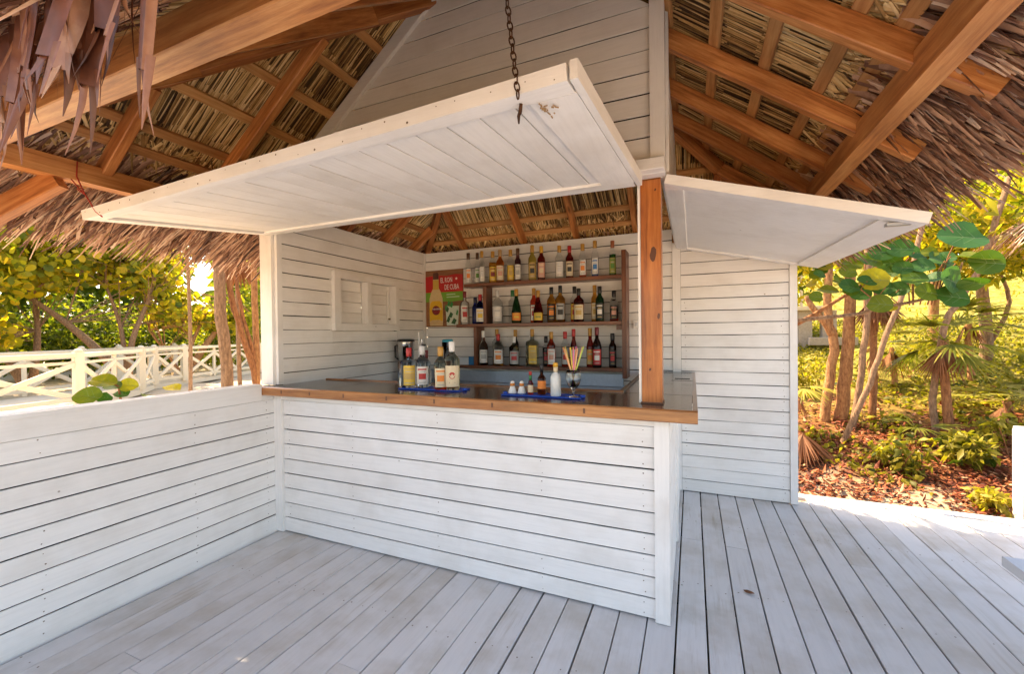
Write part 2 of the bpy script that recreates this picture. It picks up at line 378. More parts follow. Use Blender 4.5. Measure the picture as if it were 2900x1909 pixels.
# ------------------------------------------------------------------ boarded walls
PITCH = .112
def board_rows(z0, z1, first=None):
    zs = [z0]; z = z0 + (first if first else PITCH)
    while z < z1 - .015: zs.append(z); z += PITCH
    zs.append(z1); return zs
def wall_boards(parent, axis, fixed, a0, a1, zs, out, th=.009, lim=None, mat=None):
    """boards whose outer face lies at `fixed`, looking along out (+1/-1) on the other axis"""
    for z0, z1 in zip(zs[:-1], zs[1:]):
        g = random.choice([.0035, .005, .006, .0075, .0085]); zc, h = (z0 + z1) / 2, (z1 - z0 - g)
        d = random.uniform(-.0015, .0012)
        lo, hi = (a0, a1) if lim is None else lim(z0, z1)
        tops = None if lim is None else lim
        c = .0022; f = fixed + out * d; bk = fixed - out * th; n = 6; K = 5; V = []
        for k in range(K):
            tt = k / (K - 1); e0, e1 = (random.gauss(0, .0011), random.gauss(0, .0011)) if 0 < k < K - 1 else (0, 0); wv = random.gauss(0, .0006)
            for u, y in [(-h / 2 + c + e0, f), (h / 2 - c + e1, f), (h / 2 + e1, f - out * c), (h / 2 + e1, bk), (-h / 2 + e0, bk), (-h / 2 + e0, f - out * c)]:
                zz = zc + u; l0, l1 = (a0, a1) if lim is None else lim(zz, zz); q_ = l0 + (l1 - l0) * tt; y += wv
                V.append((q_, y, zz) if axis == 'x' else (y, q_, zz))
        F = [tuple(range(n))[::-1], tuple(range((K - 1) * n, K * n))] + [(k * n + i, k * n + (i + 1) % n, (k + 1) * n + (i + 1) % n, (k + 1) * n + i) for k in range(K - 1) for i in range(n)]
        meshobj('plank', V, F, mat or (WALL_X if axis == 'x' else WALL_Y), parent)
def nails(parent, axis, fixed, out, spots, r_=.0035):
    b = B()
    for a, z in spots:
        a += random.gauss(0, .004); z += random.gauss(0, .004); p = (a, fixed + out * .0006, z) if axis == 'x' else (fixed + out * .0006, a, z)
        b.disc(p, (0, out, 0) if axis == 'x' else (out, 0, 0), (0, 0, 1), r_ * random.uniform(.6, 1.2), 6)
    o = b.obj('nail_heads', NAIL, parent); o['kind'] = 'stuff'
NAIL = solid('nail_head', (.20, .15, .11), .6, .3)
CORE = solid('gap_shade', (.012, .009, .007), .95, 0, .1)  # near-black backing paints the shade seen in gaps between boards

# bar front
bar = thing('bar_counter', (-1.5, 2.45, 0), 'L-shaped white plank bar counter with a glossy dark wood top', 'bar counter')
wall_boards(bar, 'x', 2.285, -2.88, -.185, [.006] + [.113 + PITCH * i for i in range(9)] , -1)
B().box((-2.955, 2.262, .004), (-2.882, 2.31, 1.052), .003).obj('corner_trim', WALL_Z, bar)
B().box((-.183, 2.262, .004), (-.112, 2.31, 1.052), .003).obj('corner_trim', WALL_Z, bar)
B().box((-2.882, 2.270, 1.012), (-.183, 2.31, 1.056), .002).obj('top_trim', WALL_X, bar)
B().box((-2.93, 2.312, 0.02), (-.14, 2.335, 1.05)).obj('inner_panel', CORE, bar)
nails(bar, 'x', 2.285, -1, [(x, .06 + PITCH * k + dz) for x in (-2.82, -2.2, -1.5, -.8, -.24) for k in range(9) for dz in (-.03, .03)])
# right-hand return of the counter
wall_boards(bar, 'y', -.114, 2.312, 4.255, [.006] + [.113 + PITCH * i for i in range(9)], +1)
B().box((-.116, 3.2, .004), (-.100, 3.26, 1.05), .002).obj('batten_strip', WALL_Z, bar)
TOP = wood('x', (.012, .005, .003), (.035, .014, .006), (.07, .028, .011), .2, 'lacquered_top', 1.0, .3)
TOPY = wood('y', (.012, .005, .003), (.035, .014, .006), (.07, .028, .011), .2, 'lacquered_top', 1.0, .3)
EDGE = wood('x', (.13, .045, .012), (.32, .135, .038), (.48, .235, .08), .28, 'edge', 1, .4); EDGEY = wood('y', (.16, .06, .02), (.30, .14, .05), (.40, .21, .08), .28, 'edge', 1, .4)
B().prism(rsec(.515, .05, .004), (-2.98, 2.452, 1.094), (-.003, 2.452, 1.094), (0, 1, 0), (0, 0, 1)).obj('counter_top', TOP, bar)
B().box((-.40, 2.713, 1.070), (.006, 4.252, 1.1185), .004).obj('counter_return', TOPY, bar)
B().box((-2.99, 2.165, 1.058), (.022, 2.192, 1.121), .006).obj('front_edge', EDGE, bar)
B().box((-.001, 2.195, 1.060), (.022, 4.252, 1.121), .005).obj('side_edge', EDGEY, bar)
B().box((-2.9, 2.711, 1.066), (-.40, 2.735, 1.130), .004).obj('inner_edge', EDGE, bar)
B().box((-.425, 2.737, 1.066), (-.402, 4.25, 1.130), .004).obj('inner_edge', wood('y', (.05, .03, .02), (.10, .07, .045), (.17, .12, .08), .5, 'weathered'), bar)
for i in range(7):   # dark scarf joints along the front edge
    x = [-2.75, -2.47, -2.16, -1.80, -1.44, -1.05, -.52][i]
    B().box((x - .006, 2.1638, 1.078), (x + .006, 2.166, 1.104)).obj('joint', solid('dark_filler', (.13, .05, .02), .5), bar)
B().box((-.15, 3.50, 1.1175), (.004, 3.508, 1.1195)).obj('flap_gap', CORE, bar)
B().box((-.13, 3.62, 1.1175), (-.02, 3.66, 1.121), .003).obj('flap_handle', solid('black_iron', (.012, .012, .012), .5, .5), bar)

# low wall at the left
low = thing('low_wall', (-3.0, .6, 0), 'waist-high white plank wall running from the bar towards the viewer', 'wall')
wall_boards(low, 'y', -2.955, -2.2, 2.312, [-.05] + [.126 + PITCH * i for i in range(8)] + [1.018], +1)
B().box((-2.977, -2.2, 1.018), (-2.950, 2.16, 1.118), .003).obj('top_board', WALL_Y, low)
B().box((-2.977, 2.162, 1.018), (-2.950, 2.258, 1.056), .002).obj('top_board', WALL_Y, low)
B().box((-3.075, -2.2, 1.119), (-2.945, 2.16, 1.140), .004).obj('cap_board', WALL_Y, low)
wall_boards(low, 'y', -3.065, -2.2, 2.312, [-.05] + [.126 + PITCH * i for i in range(8)] + [1.118], -1)
B().box((-3.04, -2.2, -.12), (-2.98, 2.32, 1.11)).obj('inner_panel', CORE, low)

nails(low, 'y', -2.955, +1, [(y, .07 + PITCH * k + dz) for y in (-.6, .2, 1.0, 1.7, 2.2) for k in range(9) for dz in (-.03, .03)])
# hut: back wall, side wall, gable wall and corner posts
AXX, AYY, RZ = -1.155, 2.63, 2.56            # roof ridge point and height of the thatch underside above the eave beams
HX, HY, SLX = 1.865, 1.78, .76
AZ = RZ + SLX * HX; SLY = (AZ - RZ) / HY
back = thing('back_wall', (-1.1, 4.3, 0), 'white plank back wall behind the liquor shelves, reaching past the hut corner', 'wall')
zs = [.004] + [.118 + PITCH * i for i in range(21)] + [2.465]
wall_boards(back, 'x', 4.262, -2.93, -.170, zs, -1)
wall_boards(back, 'x', 4.262, -.095, .765, [z for z in zs if z < 2.3] + [2.30], -1)
B().box((-.168, 4.252, .004), (-.097, 4.29, 2.33), .003).obj('corner_trim', WALL_Z, back)
B().box((.767, 4.250, .004), (.822, 4.40, 2.30), .004).obj('end_post', WALL_Z, back)
B().box((-2.955, 4.225, .004), (-2.925, 4.261, 2.46), .003).obj('corner_bead', WALL_Z, back)
B().box((-2.93, 4.29, -.14), (.765, 4.34, 2.30)).obj('inner_panel', CORE, back)
B().box((-2.95, 4.285, 2.302), (-.17, 4.34, 2.46)).obj('inner_panel', CORE, back)
wall_boards(back, 'x', 4.37, -2.95, .765, [z for z in zs if z < 2.3] + [2.30], +1)

nails(back, 'x', 4.262, -1, [(x, .06 + PITCH * k + dz) for x in (-.06, .72) for k in range(19) for dz in (-.03, .03)])
side = thing('side_wall', (-2.98, 3.3, 0), 'white plank side wall of the hut with a small framed window', 'wall')
zs2 = [.004] + [.09 + PITCH * i for i in range(21)] + [2.465]
WY0, WY1, WZ0, WZ1 = 2.90, 3.66, 1.605, 2.012
for z0, z1 in zip(zs2[:-1], zs2[1:]):
    if z1 <= WZ0 - .066 or z0 >= WZ1 + .066: wall_boards(side, 'y', -2.932, 2.33, 4.225, [z0, z1], +1)
    else:
        if z0 < WZ0 - .072: wall_boards(side, 'y', -2.932, WY0 - .075, WY1 + .06, [z0, WZ0 - .067], +1)
        if z1 > WZ1 + .072: wall_boards(side, 'y', -2.932, WY0 - .075, WY1 + .06, [WZ1 + .067, z1], +1)
        wall_boards(side, 'y', -2.932, 2.33, WY0 - .076, [z0, z1], +1); wall_boards(side, 'y', -2.932, WY1 + .061, 4.225, [z0, z1], +1)
B().box((-2.985, 2.30, .01), (-2.956, WY0 - .08, 2.46)).obj('inner_panel', CORE, side)
B().box((-2.985, WY1 + .065, .01), (-2.956, 4.25, 2.46)).obj('inner_panel', CORE, side)
B().box((-2.985, WY0 - .08, .01), (-2.956, WY1 + .065, WZ0 - .07)).obj('inner_panel', CORE, side)
B().box((-2.985, WY0 - .08, WZ1 + .07), (-2.956, WY1 + .065, 2.46)).obj('inner_panel', CORE, side)
wall_boards(side, 'y', -3.02, 2.33, 4.34, zs2, -1)
win = bpy.data.objects.new('window', None); link(win, side)
for lo, hi in (((-2.99, WY0 - .075, WZ1), (-2.898, WY1 + .06, WZ1 + .066)), ((-2.99, WY0 - .075, WZ0 - .066), (-2.898, WY1 + .06, WZ0)),
               ((-2.99, WY0 - .075, WZ0), (-2.898, WY0, WZ1)), ((-2.99, WY1, WZ0), (-2.898, WY1 + .06, WZ1)), ((-2.985, 3.245, WZ0), (-2.905, 3.300, WZ1))):
    B().box(lo, hi, .003).obj('frame', WALL_Z if hi[2] - lo[2] > .2 else WALL_Y, win)
for ya, yb in ((WY0, 3.245), (3.30, WY1)):
    for i in range(4):
        z = WZ0 + .003 + i * .1015
        B().prism(rsec(.014, .098, .003), (-2.998 + random.uniform(-.003, .003), ya, z + .050), (-2.998 + random.uniform(-.003, .003), yb, z + .050), (1, 0, 0), (0, 0, 1)).obj('louvre', WALL_Y, win)
B().box((-2.975, 3.612, 1.64), (-2.962, 3.632, 1.97), .003).obj('louvre_rod', WALL_Z, win)
B().box((-2.962, 3.612, 1.655), (-2.945, 3.630, 1.672), .003).obj('catch', solid('dull_brass', (.16, .11, .05), .4, .8), win)

gable = thing('gable_wall', (-1.4, 2.3, 2.28), 'tall white plank gable wall rising above the bar opening', 'wall')
def gx(z0, z1):
    zz = z0; lo = AXX - HX + (zz - RZ + .06) / SLX + .05
    hi = -.192
    return lo, max(hi if zz < 3.1 else min(hi, AXX + HX - (zz - RZ + .06) / SLX), lo + .02)
wall_boards(gable, 'x', 2.290, 0, 0, [2.362] + [2.392 + PITCH * i for i in range(14)], -1, lim=gx)
def gl(z): return AXX - HX + (z - RZ + .05) / SLX
m0, m1 = Vector((gl(2.36), 2.271, 2.36)), Vector((gl(3.88), 2.271, 3.88))
B().beam(m0 + Vector((.045, .012, 0)), m1 + Vector((.045, .012, 0)), .03, .085, up=(-.6, 0, .8), c=.003).obj('rake_trim', WALL_X, gable)
B().box((-.190, 2.262, 2.31), (-.118, 2.31, 3.20), .003).obj('corner_trim', WALL_Z, gable)
B().box((-3.0, 2.258, 2.300), (-.119, 2.33, 2.360), .004).obj('header_board', WALL_X, gable)
B().box((-.27, 2.20, 2.302), (-.121, 2.256, 2.362), .004).obj('header_block', WALL_X, gable)
bk = B(); bk.add([(-2.9, 2.314, 2.36), (-.13, 2.314, 2.36), (-.13, 2.314, 3.12), (AXX, 2.314, 3.82), (-2.9 + .12, 2.314, 2.50)], [(0, 1, 2, 3, 4)])
bk.add([(-2.9, 2.334, 2.36), (-.13, 2.334, 2.36), (-.13, 2.334, 3.12), (AXX, 2.334, 3.82), (-2.9 + .12, 2.334, 2.50)], [(4, 3, 2, 1, 0)]); bk.obj('inner_panel', CORE, gable)
sideg = thing('side_gable_wall', (-.13, 3.2, 2.28), 'narrow white plank wall over the side hatch, seen nearly edge-on', 'wall')
def sx(z0, z1):
    return 2.336, min(4.25, AYY + HY - (max(z0, RZ - .1) - RZ + .08) / SLY)
wall_boards(sideg, 'y', -.119, 0, 0, [2.302] + [2.392 + PITCH * i for i in range(7)], +1, lim=sx)
B().box((-.145, 2.336, 2.30), (-.122, 4.2, 2.33)).obj('header_board', WALL_Y, sideg)
B().box((-.118, 2.34, 2.33), (-.104, 2.40, 3.16), .002).obj('batten_strip', WALL_Z, sideg)

cp = thing('corner_post', (-3.02, 2.3, 1.12), 'white square post between the low wall and the hatch hinge', 'post')
B().box((-3.085, 2.262, 1.122), (-2.960, 2.330, 2.298), .004).obj('shaft', WALL_Z, cp)
B().box((-2.958, 2.285, 1.122), (-2.928, 2.330, 2.298), .003).obj('inner_trim', WALL_Z, cp)
POSTM = wood('z', (.16, .04, .008), (.44, .15, .032), (.66, .29, .08), .32, 'post', .7)
wp = thing('wooden_post', (-.195, 2.38, 1.12), 'varnished brown wooden post standing on the counter corner', 'post')
B().box((-.247, 2.330, 1.1205), (-.145, 2.432, 2.300), .006).obj('shaft', POSTM, wp)
B().box((-.252, 2.326, 1.1195), (-.140, 2.437, 1.128)).obj('base_seal', solid('dark_filler', (.07, .028, .012), .5), wp)
KN = solid('wood_knot', (.10, .03, .010), .45)
for x, z, a_, c_ in ((-.185, 1.905, .016, .040), (-.205, 1.30, .006, .008), (-.172, 2.24, .005, .007), (-.16, 1.58, .007, .016)):
    b = B(); b.add([(x + a_ * math.cos(t * .5236) * (1 + .15 * math.sin(t * 2.2)), 2.3294, z + c_ * math.sin(t * .5236) + .3 * a_ * math.cos(t * .5236)) for t in range(12)], [tuple(range(12))]); b.obj('knot', KN, wp)
B().box((-.262, 2.336, 1.1205), (-.249, 2.43, 2.298), .002).obj('side_strip', WALL_Z, wp)

# ------------------------------------------------------------------ hatches
def lerp(a, b, t): return a + (b - a) * t
def patch_slab(c00, c10, c11, c01, t):
    """slab with the given four underside corners, thickness t upwards"""
    q = [Vector(c) for c in (c00, c10, c11, c01)]; n = (q[1] - q[0]).cross(q[3] - q[0]).normalized()
    if n.z < 0: n = -n
    V = q + [p + n * t for p in q]
    return (V, [(3, 2, 1, 0), (4, 5, 6, 7), (0, 1, 5, 4), (1, 2, 6, 5), (2, 3, 7, 6), (3, 0, 4, 7)])
def slab(name, corners, t, mat, parent):
    V, F = patch_slab(*corners, t); return meshobj(name, V, F, mat, parent)
HL, HR = Vector((-2.975, 2.252, 2.268)), Vector((-.262, 2.252, 2.246))
OL, OR_ = Vector((-3.035, 1.205, 2.142)), Vector((-.335, 1.222, 2.245))
def P1(u, v): return lerp(lerp(HL, HR, u), lerp(OL, OR_, u), v)
h1 = thing('hatch_panel', (-1.6, 2.25, 2.27), 'large white plank hatch propped open over the bar front', 'hatch')
nb = 19
for i in range(nb):
    u0, u1 = .028 + (.944) * i / nb, .028 + .944 * (i + 1) / nb; g = random.choice([.0018, .0026, .0034]) 
    up = Vector((0, 0, .014 + random.uniform(-.001, .001)))
    slab('plank', [P1(u0 + g / 2, .03) + up, P1(u1 - g / 2, .03) + up, P1(u1 - g / 2, .965) + up, P1(u0 + g / 2, .965) + up], .006, WALL_Y, h1)
bb = B()
for i in range(12):
    u0, u1 = .03 + .94 * i / 12, .03 + .94 * (i + 1) / 12; kk = Vector((0, 0, .026))
    bb.add(*patch_slab(P1(u0, .03) + kk, P1(u1, .03) + kk, P1(u1, .965) + kk, P1(u0, .965) + kk, .006))
bb.obj('backing', CORE, h1)
slab('outer_rail', [P1(0, .93), P1(1, .93), P1(1, 1), P1(0, 1)], .05, WALL_X, h1)
slab('hinge_rail', [P1(0, 0), P1(1, 0), P1(1, .055), P1(0, .055)], .045, WALL_X, h1)
slab('hinge_batten', [P1(.03, .055) , P1(.955, .055), P1(.955, .085), P1(.03, .085)], .02, WALL_X, h1)
slab('side_rail', [P1(-.002, .057), P1(.024, .057), P1(.024, .928), P1(-.002, .928)], .048, WALL_Y, h1)
slab('side_rail', [P1(.945, .057), P1(1.002, .057), P1(1.002, .928), P1(.945, .928)], .048, WALL_Y, h1)
slab('edge_strip', [P1(1.003, 0), P1(1.012, 0), P1(1.012, 1), P1(1.003, 1)], .058, WALL_Y, h1)
b = B(); nrm_ = (P1(1, 0) - P1(0, 0)).cross(P1(0, 1) - P1(0, 0)).normalized(); nrm_ = -nrm_ if nrm_.z < 0 else nrm_
for i in range(26):
    p = P1(.02 + i * .0385 + random.uniform(-.008, .008), 1.0) + nrm_ * random.choice([.012, .036, .03]) + Vector((0, -.0009, 0)); b.disc(p, (0, -1, 0), (0, 0, 1), random.uniform(.002, .005), 6)
o = b.obj('nail_heads', NAIL, h1); o['kind'] = 'stuff'
RUST = solid('rusty_iron', (.10, .045, .02), .8, .3, .3, .5)
b = B()
for i in range(16):
    p = P1(.962 + random.uniform(-.009, .009), .89 + random.uniform(-.05, .03)) + Vector((0, 0, -.006)); q = p + Vector((random.uniform(-.014, .014), random.uniform(-.02, .02), -.003)); b.tube([p, q], .0025, 5)
b.obj('wire_tangle', solid('tan_wire', (.30, .19, .09), .7), h1)
# chain
def torus(b, c, ax, ay, R0, r0, long):
    c, ax, ay = Vector(c), Vector(ax).normalized(), Vector(ay).normalized(); n = 12; P = []
    for i in range(n + 1):
        t = 2 * math.pi * i / n; P.append(c + ax * (math.cos(t) * R0 * long) + ay * (math.sin(t) * R0))
    b.tube(P, r0, 5, cap=False)
chain = thing('chain', (-.49, 1.25, 2.25), 'rusty dark chain holding up the white hatch from the roof', 'chain')
c0, c1 = Vector((-.488, 1.213, 2.235)), Vector((-.545, 1.205, 2.78)); nl = 24
cd_ = (c1 - c0).normalized(); sA = cd_.orthogonal().normalized(); sB = cd_.cross(sA)
for i in range(nl):
    b = B(); torus(b, c0 + (c1 - c0) * (i / (nl - 1)), cd_, sA if i % 2 else sB, .0085, .0025, 1.75); b.obj('link', RUST, chain, True)
b = B(); b.tube([P1(.938, .955) + Vector((0, 0, -.004)), P1(.93, .93) + Vector((.01, -.01, -.02)), P1(.925, .90) + Vector((0, 0, -.008)), P1(.918, .86) + Vector((0, 0, -.012))], [.006, .007, .006, .003], 6); b.obj('hook', RUST, chain, True)
cord = B(); cord.tube([(-3.0, 1.175, 2.44), (-2.998, 1.17, 2.36), (-2.985, 1.185, 2.30), (-2.975, 1.19, 2.275), (-2.94, 1.20, 2.22), (-2.90, 1.205, 2.17), (-2.85, 1.21, 2.138)], .0035, 6)
cord.tube([(-2.985, 1.185, 2.30), (-2.97, 1.16, 2.285), (-2.98, 1.19, 2.27), (-3.01, 1.17, 2.32), (-3.03, 1.15, 2.36)], .003, 6)
tag(cord.obj('cord', solid('red_cord', (.42, .035, .02), .7), None, True), 'thin knotted red cord tying the hatch corner to the eave beam', 'cord')
# side hatch
N0, N1 = Vector((-.128, 2.315, 2.262)), Vector((-.128, 4.19, 2.262)); O0, O1 = Vector((.925, 2.345, 1.944)), Vector((.945, 4.16, 2.002))
def P2(u, v): return lerp(lerp(N0, N1, u), lerp(O0, O1, u), v)
h2 = thing('side_hatch_panel', (-.1, 3.2, 2.25), 'smaller white hatch sheet propped open over the side counter', 'hatch')
up = Vector((0, 0, .016))
slab('sheet', [P2(.03, .03) + up, P2(.97, .03) + up, P2(.97, .97) + up, P2(.03, .97) + up], .012, WALL_X, h2)
slab('side_rail', [P2(0, 0), P2(.035, 0), P2(.035, 1), P2(0, 1)], .048, WALL_X, h2)
slab('side_rail', [P2(.965, 0), P2(1, 0), P2(1, 1), P2(.965, 1)], .04, WALL_X, h2)
slab('hinge_rail', [P2(.036, 0), P2(.964, 0), P2(.964, .085), P2(.036, .085)], .04, WALL_Y, h2)
slab('outer_rail', [P2(.036, .86), P2(.964, .86), P2(.964, 1), P2(.036, 1)], .028, WALL_Y, h2)
b = B(); b.box((.80, 2.39, 1.957), (.90, 2.42, 1.972), .002); b.obj('bolt', solid('worn_steel', (.5, .5, .5), .35, .9), h2)

# ------------------------------------------------------------------ thatched roof
roof = thing('thatched_roof', (AXX, AYY, 2.345), 'palm thatch roof on orange timber beams, rafters and battens over the bar', 'roof')
XL, XR, YF, YB = AXX - HX, AXX + HX, AYY - HY, AYY + HY
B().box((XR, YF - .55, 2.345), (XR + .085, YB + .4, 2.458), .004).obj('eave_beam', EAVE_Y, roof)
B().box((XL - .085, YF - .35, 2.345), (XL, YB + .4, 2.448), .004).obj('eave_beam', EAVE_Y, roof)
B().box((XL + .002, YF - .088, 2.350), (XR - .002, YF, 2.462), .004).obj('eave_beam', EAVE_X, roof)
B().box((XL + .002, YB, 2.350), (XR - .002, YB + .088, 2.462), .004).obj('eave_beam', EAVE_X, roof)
RB = RZ - .032                     # top of rafters, over the beams
def roofpt(side, off, a, dz=0):
    """off: horizontal distance inward from the beam's inner face; a: coordinate along the eave"""
    z = RZ + off * (SLX if side in 'LR' else SLY) + dz
    return Vector({'R': (XR - off, a, z), 'L': (XL + off, a, z), 'F': (a, YF + off, z), 'B': (a, YB - off, z)}[side])
def maxoff(side, a):
    if side in 'LR': return HX * (1 - abs(a - AYY) / HY)
    return HY * (1 - abs(a - AXX) / HX)
def rafter(side, a, tail=.2, w=.05, h=.09):
    m = maxoff(side, a) - .03
    up = {'R': (SLX, 0, 1), 'L': (-SLX, 0, 1), 'F': (0, -SLY, 1), 'B': (0, SLY, 1)}[side]
    dz = -.032 - h / 2 * math.hypot(1, SLX)
    p0, p1 = roofpt(side, -tail, a, dz), roofpt(side, m, a, dz)
    beam_obj('rafter', p0, p1, w, h, BEAM_X, roof, up)
for a in (1.40, 1.925, 2.48, 2.99, 3.42, 3.92): rafter('R', a, .235)
for a in (1.31, 1.87, 2.50, 3.05, 3.60, 4.10): rafter('L', a, .07)
for a in (-2.46, -1.708, -1.111, -.51, .2): rafter('B', a, .2)
for a in (-2.4, -1.75, -1.15, -.55, .05): rafter('F', a, .02)
for sx_, sy_ in ((1, 1), (1, -1), (-1, 1), (-1, -1)):
    c = Vector((AXX + sx_ * (HX + .16), AYY + sy_ * (HY + .16), RZ - .16 * .78 - .075)); t = Vector((AXX, AYY, AZ - .085))
    beam_obj('hip_rafter', c, t, .06, .10, BEAM_X, roof)
beam_obj('brace', (-3.05, 1.12, 2.335), (-3.46, .90, 2.06), .06, .10, BEAM_X, roof)
OFF = {'R': [-.2, .02, .144, .367, .593, .82, 1.04, 1.27, 1.5, 1.7], 'L': [-.2, .065, .19, .44, .68, .90, 1.12, 1.34, 1.56, 1.75],
       'B': [.06, .20, .42, .66, .90, 1.15, 1.4, 1.62], 'F': [-.2, .06, .25, .48, .72, .95, 1.2, 1.45]}
for sdn in 'RLBF':
    for off in OFF[sdn]:
        half = (HY if sdn in 'LR' else HX) * (1 - off / (HX if sdn in 'LR' else HY)); cen = AYY if sdn in 'LR' else AXX
        half -= .04
        if half < .08: continue
        up = {'R': (SLX, 0, 1), 'L': (-SLX, 0, 1), 'F': (0, -SLY, 1), 'B': (0, SLY, 1)}[sdn]
        p0, p1 = roofpt(sdn, off, cen - half, -.015), roofpt(sdn, off, cen + half, -.015)
        beam_obj('batten', p0, p1, .058, .026, BAT_X, roof, up, .003)
# thatch: a dark shell with layers of folded leaf strips under it and a ragged fringe along each eave
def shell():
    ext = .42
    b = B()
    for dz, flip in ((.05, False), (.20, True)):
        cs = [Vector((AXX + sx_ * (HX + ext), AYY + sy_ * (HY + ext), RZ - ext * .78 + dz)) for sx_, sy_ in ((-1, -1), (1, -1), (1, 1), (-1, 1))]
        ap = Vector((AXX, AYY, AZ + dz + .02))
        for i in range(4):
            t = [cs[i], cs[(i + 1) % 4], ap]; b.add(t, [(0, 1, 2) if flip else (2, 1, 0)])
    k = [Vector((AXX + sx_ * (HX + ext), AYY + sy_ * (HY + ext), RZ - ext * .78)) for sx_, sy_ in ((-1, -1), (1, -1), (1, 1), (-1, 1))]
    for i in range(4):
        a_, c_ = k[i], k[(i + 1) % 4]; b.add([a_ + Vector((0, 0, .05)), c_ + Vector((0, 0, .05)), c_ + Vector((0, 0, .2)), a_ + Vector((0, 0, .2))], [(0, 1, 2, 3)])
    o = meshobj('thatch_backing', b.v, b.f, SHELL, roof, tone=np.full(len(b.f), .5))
shell()
def vec(side):
    d = {'R': (1, 0, -SLX), 'L': (-1, 0, -SLX), 'F': (0, -1, -SLY), 'B': (0, 1, -SLY)}[side]; d = np.array(d, float); d /= np.linalg.norm(d)
    n = {'R': (-SLX, 0, -1), 'L': (SLX, 0, -1), 'F': (0, SLY, -1), 'B': (0, -SLY, -1)}[side]; n = np.array(n, float); n /= np.linalg.norm(n)
    al = np.array((0, 1, 0) if side in 'LR' else (1, 0, 0), float); return d, n, al
def under(side):
    """courses of folded leaf running down the slope, lying just above the battens"""
    d, n, al = vec(side); H1, H2 = (HX, HY) if side in 'LR' else (HY, HX); cen = AYY if side in 'LR' else AXX
    Ps = []; 
    bl_ = sorted(o_ for o_ in OFF[side] if o_ > 0); crs = [(-.24, bl_[0] - .0)] + list(zip(bl_[:-1], bl_[1:])) + [(bl_[-1], H1 - .02)]
    Ls = []
    for lo_, hi_ in crs:
        if hi_ - lo_ < .08: continue
        half = H2 * (1 - max(lo_, -.2) / H1) + .02; cnt = int(2 * half / .0078)
        if cnt < 2: continue
        a = cen + np.linspace(-half, half, cnt) + RNG.uniform(-.004, .004, cnt); a = a + .006 * np.sin(a * 9)
        o2 = hi_ + .035 + RNG.uniform(-.01, .01, cnt)
        keep = np.abs(a - cen) < H2 * (1 - lo_ / H1) + .02; a, o2 = a[keep], o2[keep]; cnt = len(a)
        z = RZ + o2 * (SLX if side in 'LR' else SLY) + .010 + RNG.uniform(0, .016, cnt)
        if side == 'R': P = np.stack([XR - o2, a, z], 1)
        elif side == 'L': P = np.stack([XL + o2, a, z], 1)
        elif side == 'F': P = np.stack([a, YF + o2, z], 1)
        else: P = np.stack([a, YB - o2, z], 1)
        Ps.append(P); Ls.append((hi_ - lo_ + .085) * math.hypot(1, SLX) * RNG.uniform(.93, 1.07, cnt))
    P = np.concatenate(Ps); N = len(P); Ls = np.concatenate(Ls)
    dd = d[None] + al[None] * (RNG.normal(0, .022, (N, 1)) + .05 * np.sin(P @ al * 6.0)[:, None]) + n[None] * RNG.normal(0.01, .012, (N, 1))
    nn = n[None] + al[None] * RNG.normal(0, .35, (N, 1))
    tone = np.clip(.5 + .22 * np.sin(P @ al * 3.1 + P[:, 2] * 5) + RNG.normal(0, .26, N), 0, 1)
    V, F, T = blades(P, dd, nn, Ls, RNG.uniform(.006, .0115, N), RNG.normal(0, .02, N), al, 3, .9, .5, tone=tone)
    o = meshobj('thatch_layer', V, F, THATCH, roof, tone=T); o['kind'] = 'stuff'
for s_ in 'RLFB': under(s_)
def tangle(side, k):
    d, n, al = vec(side); H2 = HY if side in 'LR' else HX; cen = AYY if side in 'LR' else AXX
    off = RNG.uniform(-.24, .09, k); a = cen + RNG.uniform(-1, 1, k) * H2; z = RZ + off * (SLX if side in 'LR' else SLY) + RNG.uniform(-.012, .006, k)
    P = {'R': np.stack([XR - off, a, z], 1), 'L': np.stack([XL + off, a, z], 1), 'F': np.stack([a, YF + off, z], 1), 'B': np.stack([a, YB - off, z], 1)}[side]
    dd = d[None] + al[None] * (RNG.normal(0, .45, k) + .35 * np.sin(a * 14))[:, None] + n[None] * RNG.normal(.02, .06, k)[:, None]
    V, F, T = blades(P - d * .08, dd, n[None] + RNG.normal(0, .4, (k, 3)), RNG.uniform(.12, .26, k), RNG.uniform(.008, .022, k), RNG.normal(0, .25, k), al, 3, .25, .3, tone=np.clip(RNG.beta(2.2, 1.6, k), 0, 1))
    o = meshobj('thatch_tangle', V, F, THATCH, roof, tone=T); o['kind'] = 'stuff'
tangle('R', 1300); tangle('L', 1300); tangle('B', 700)
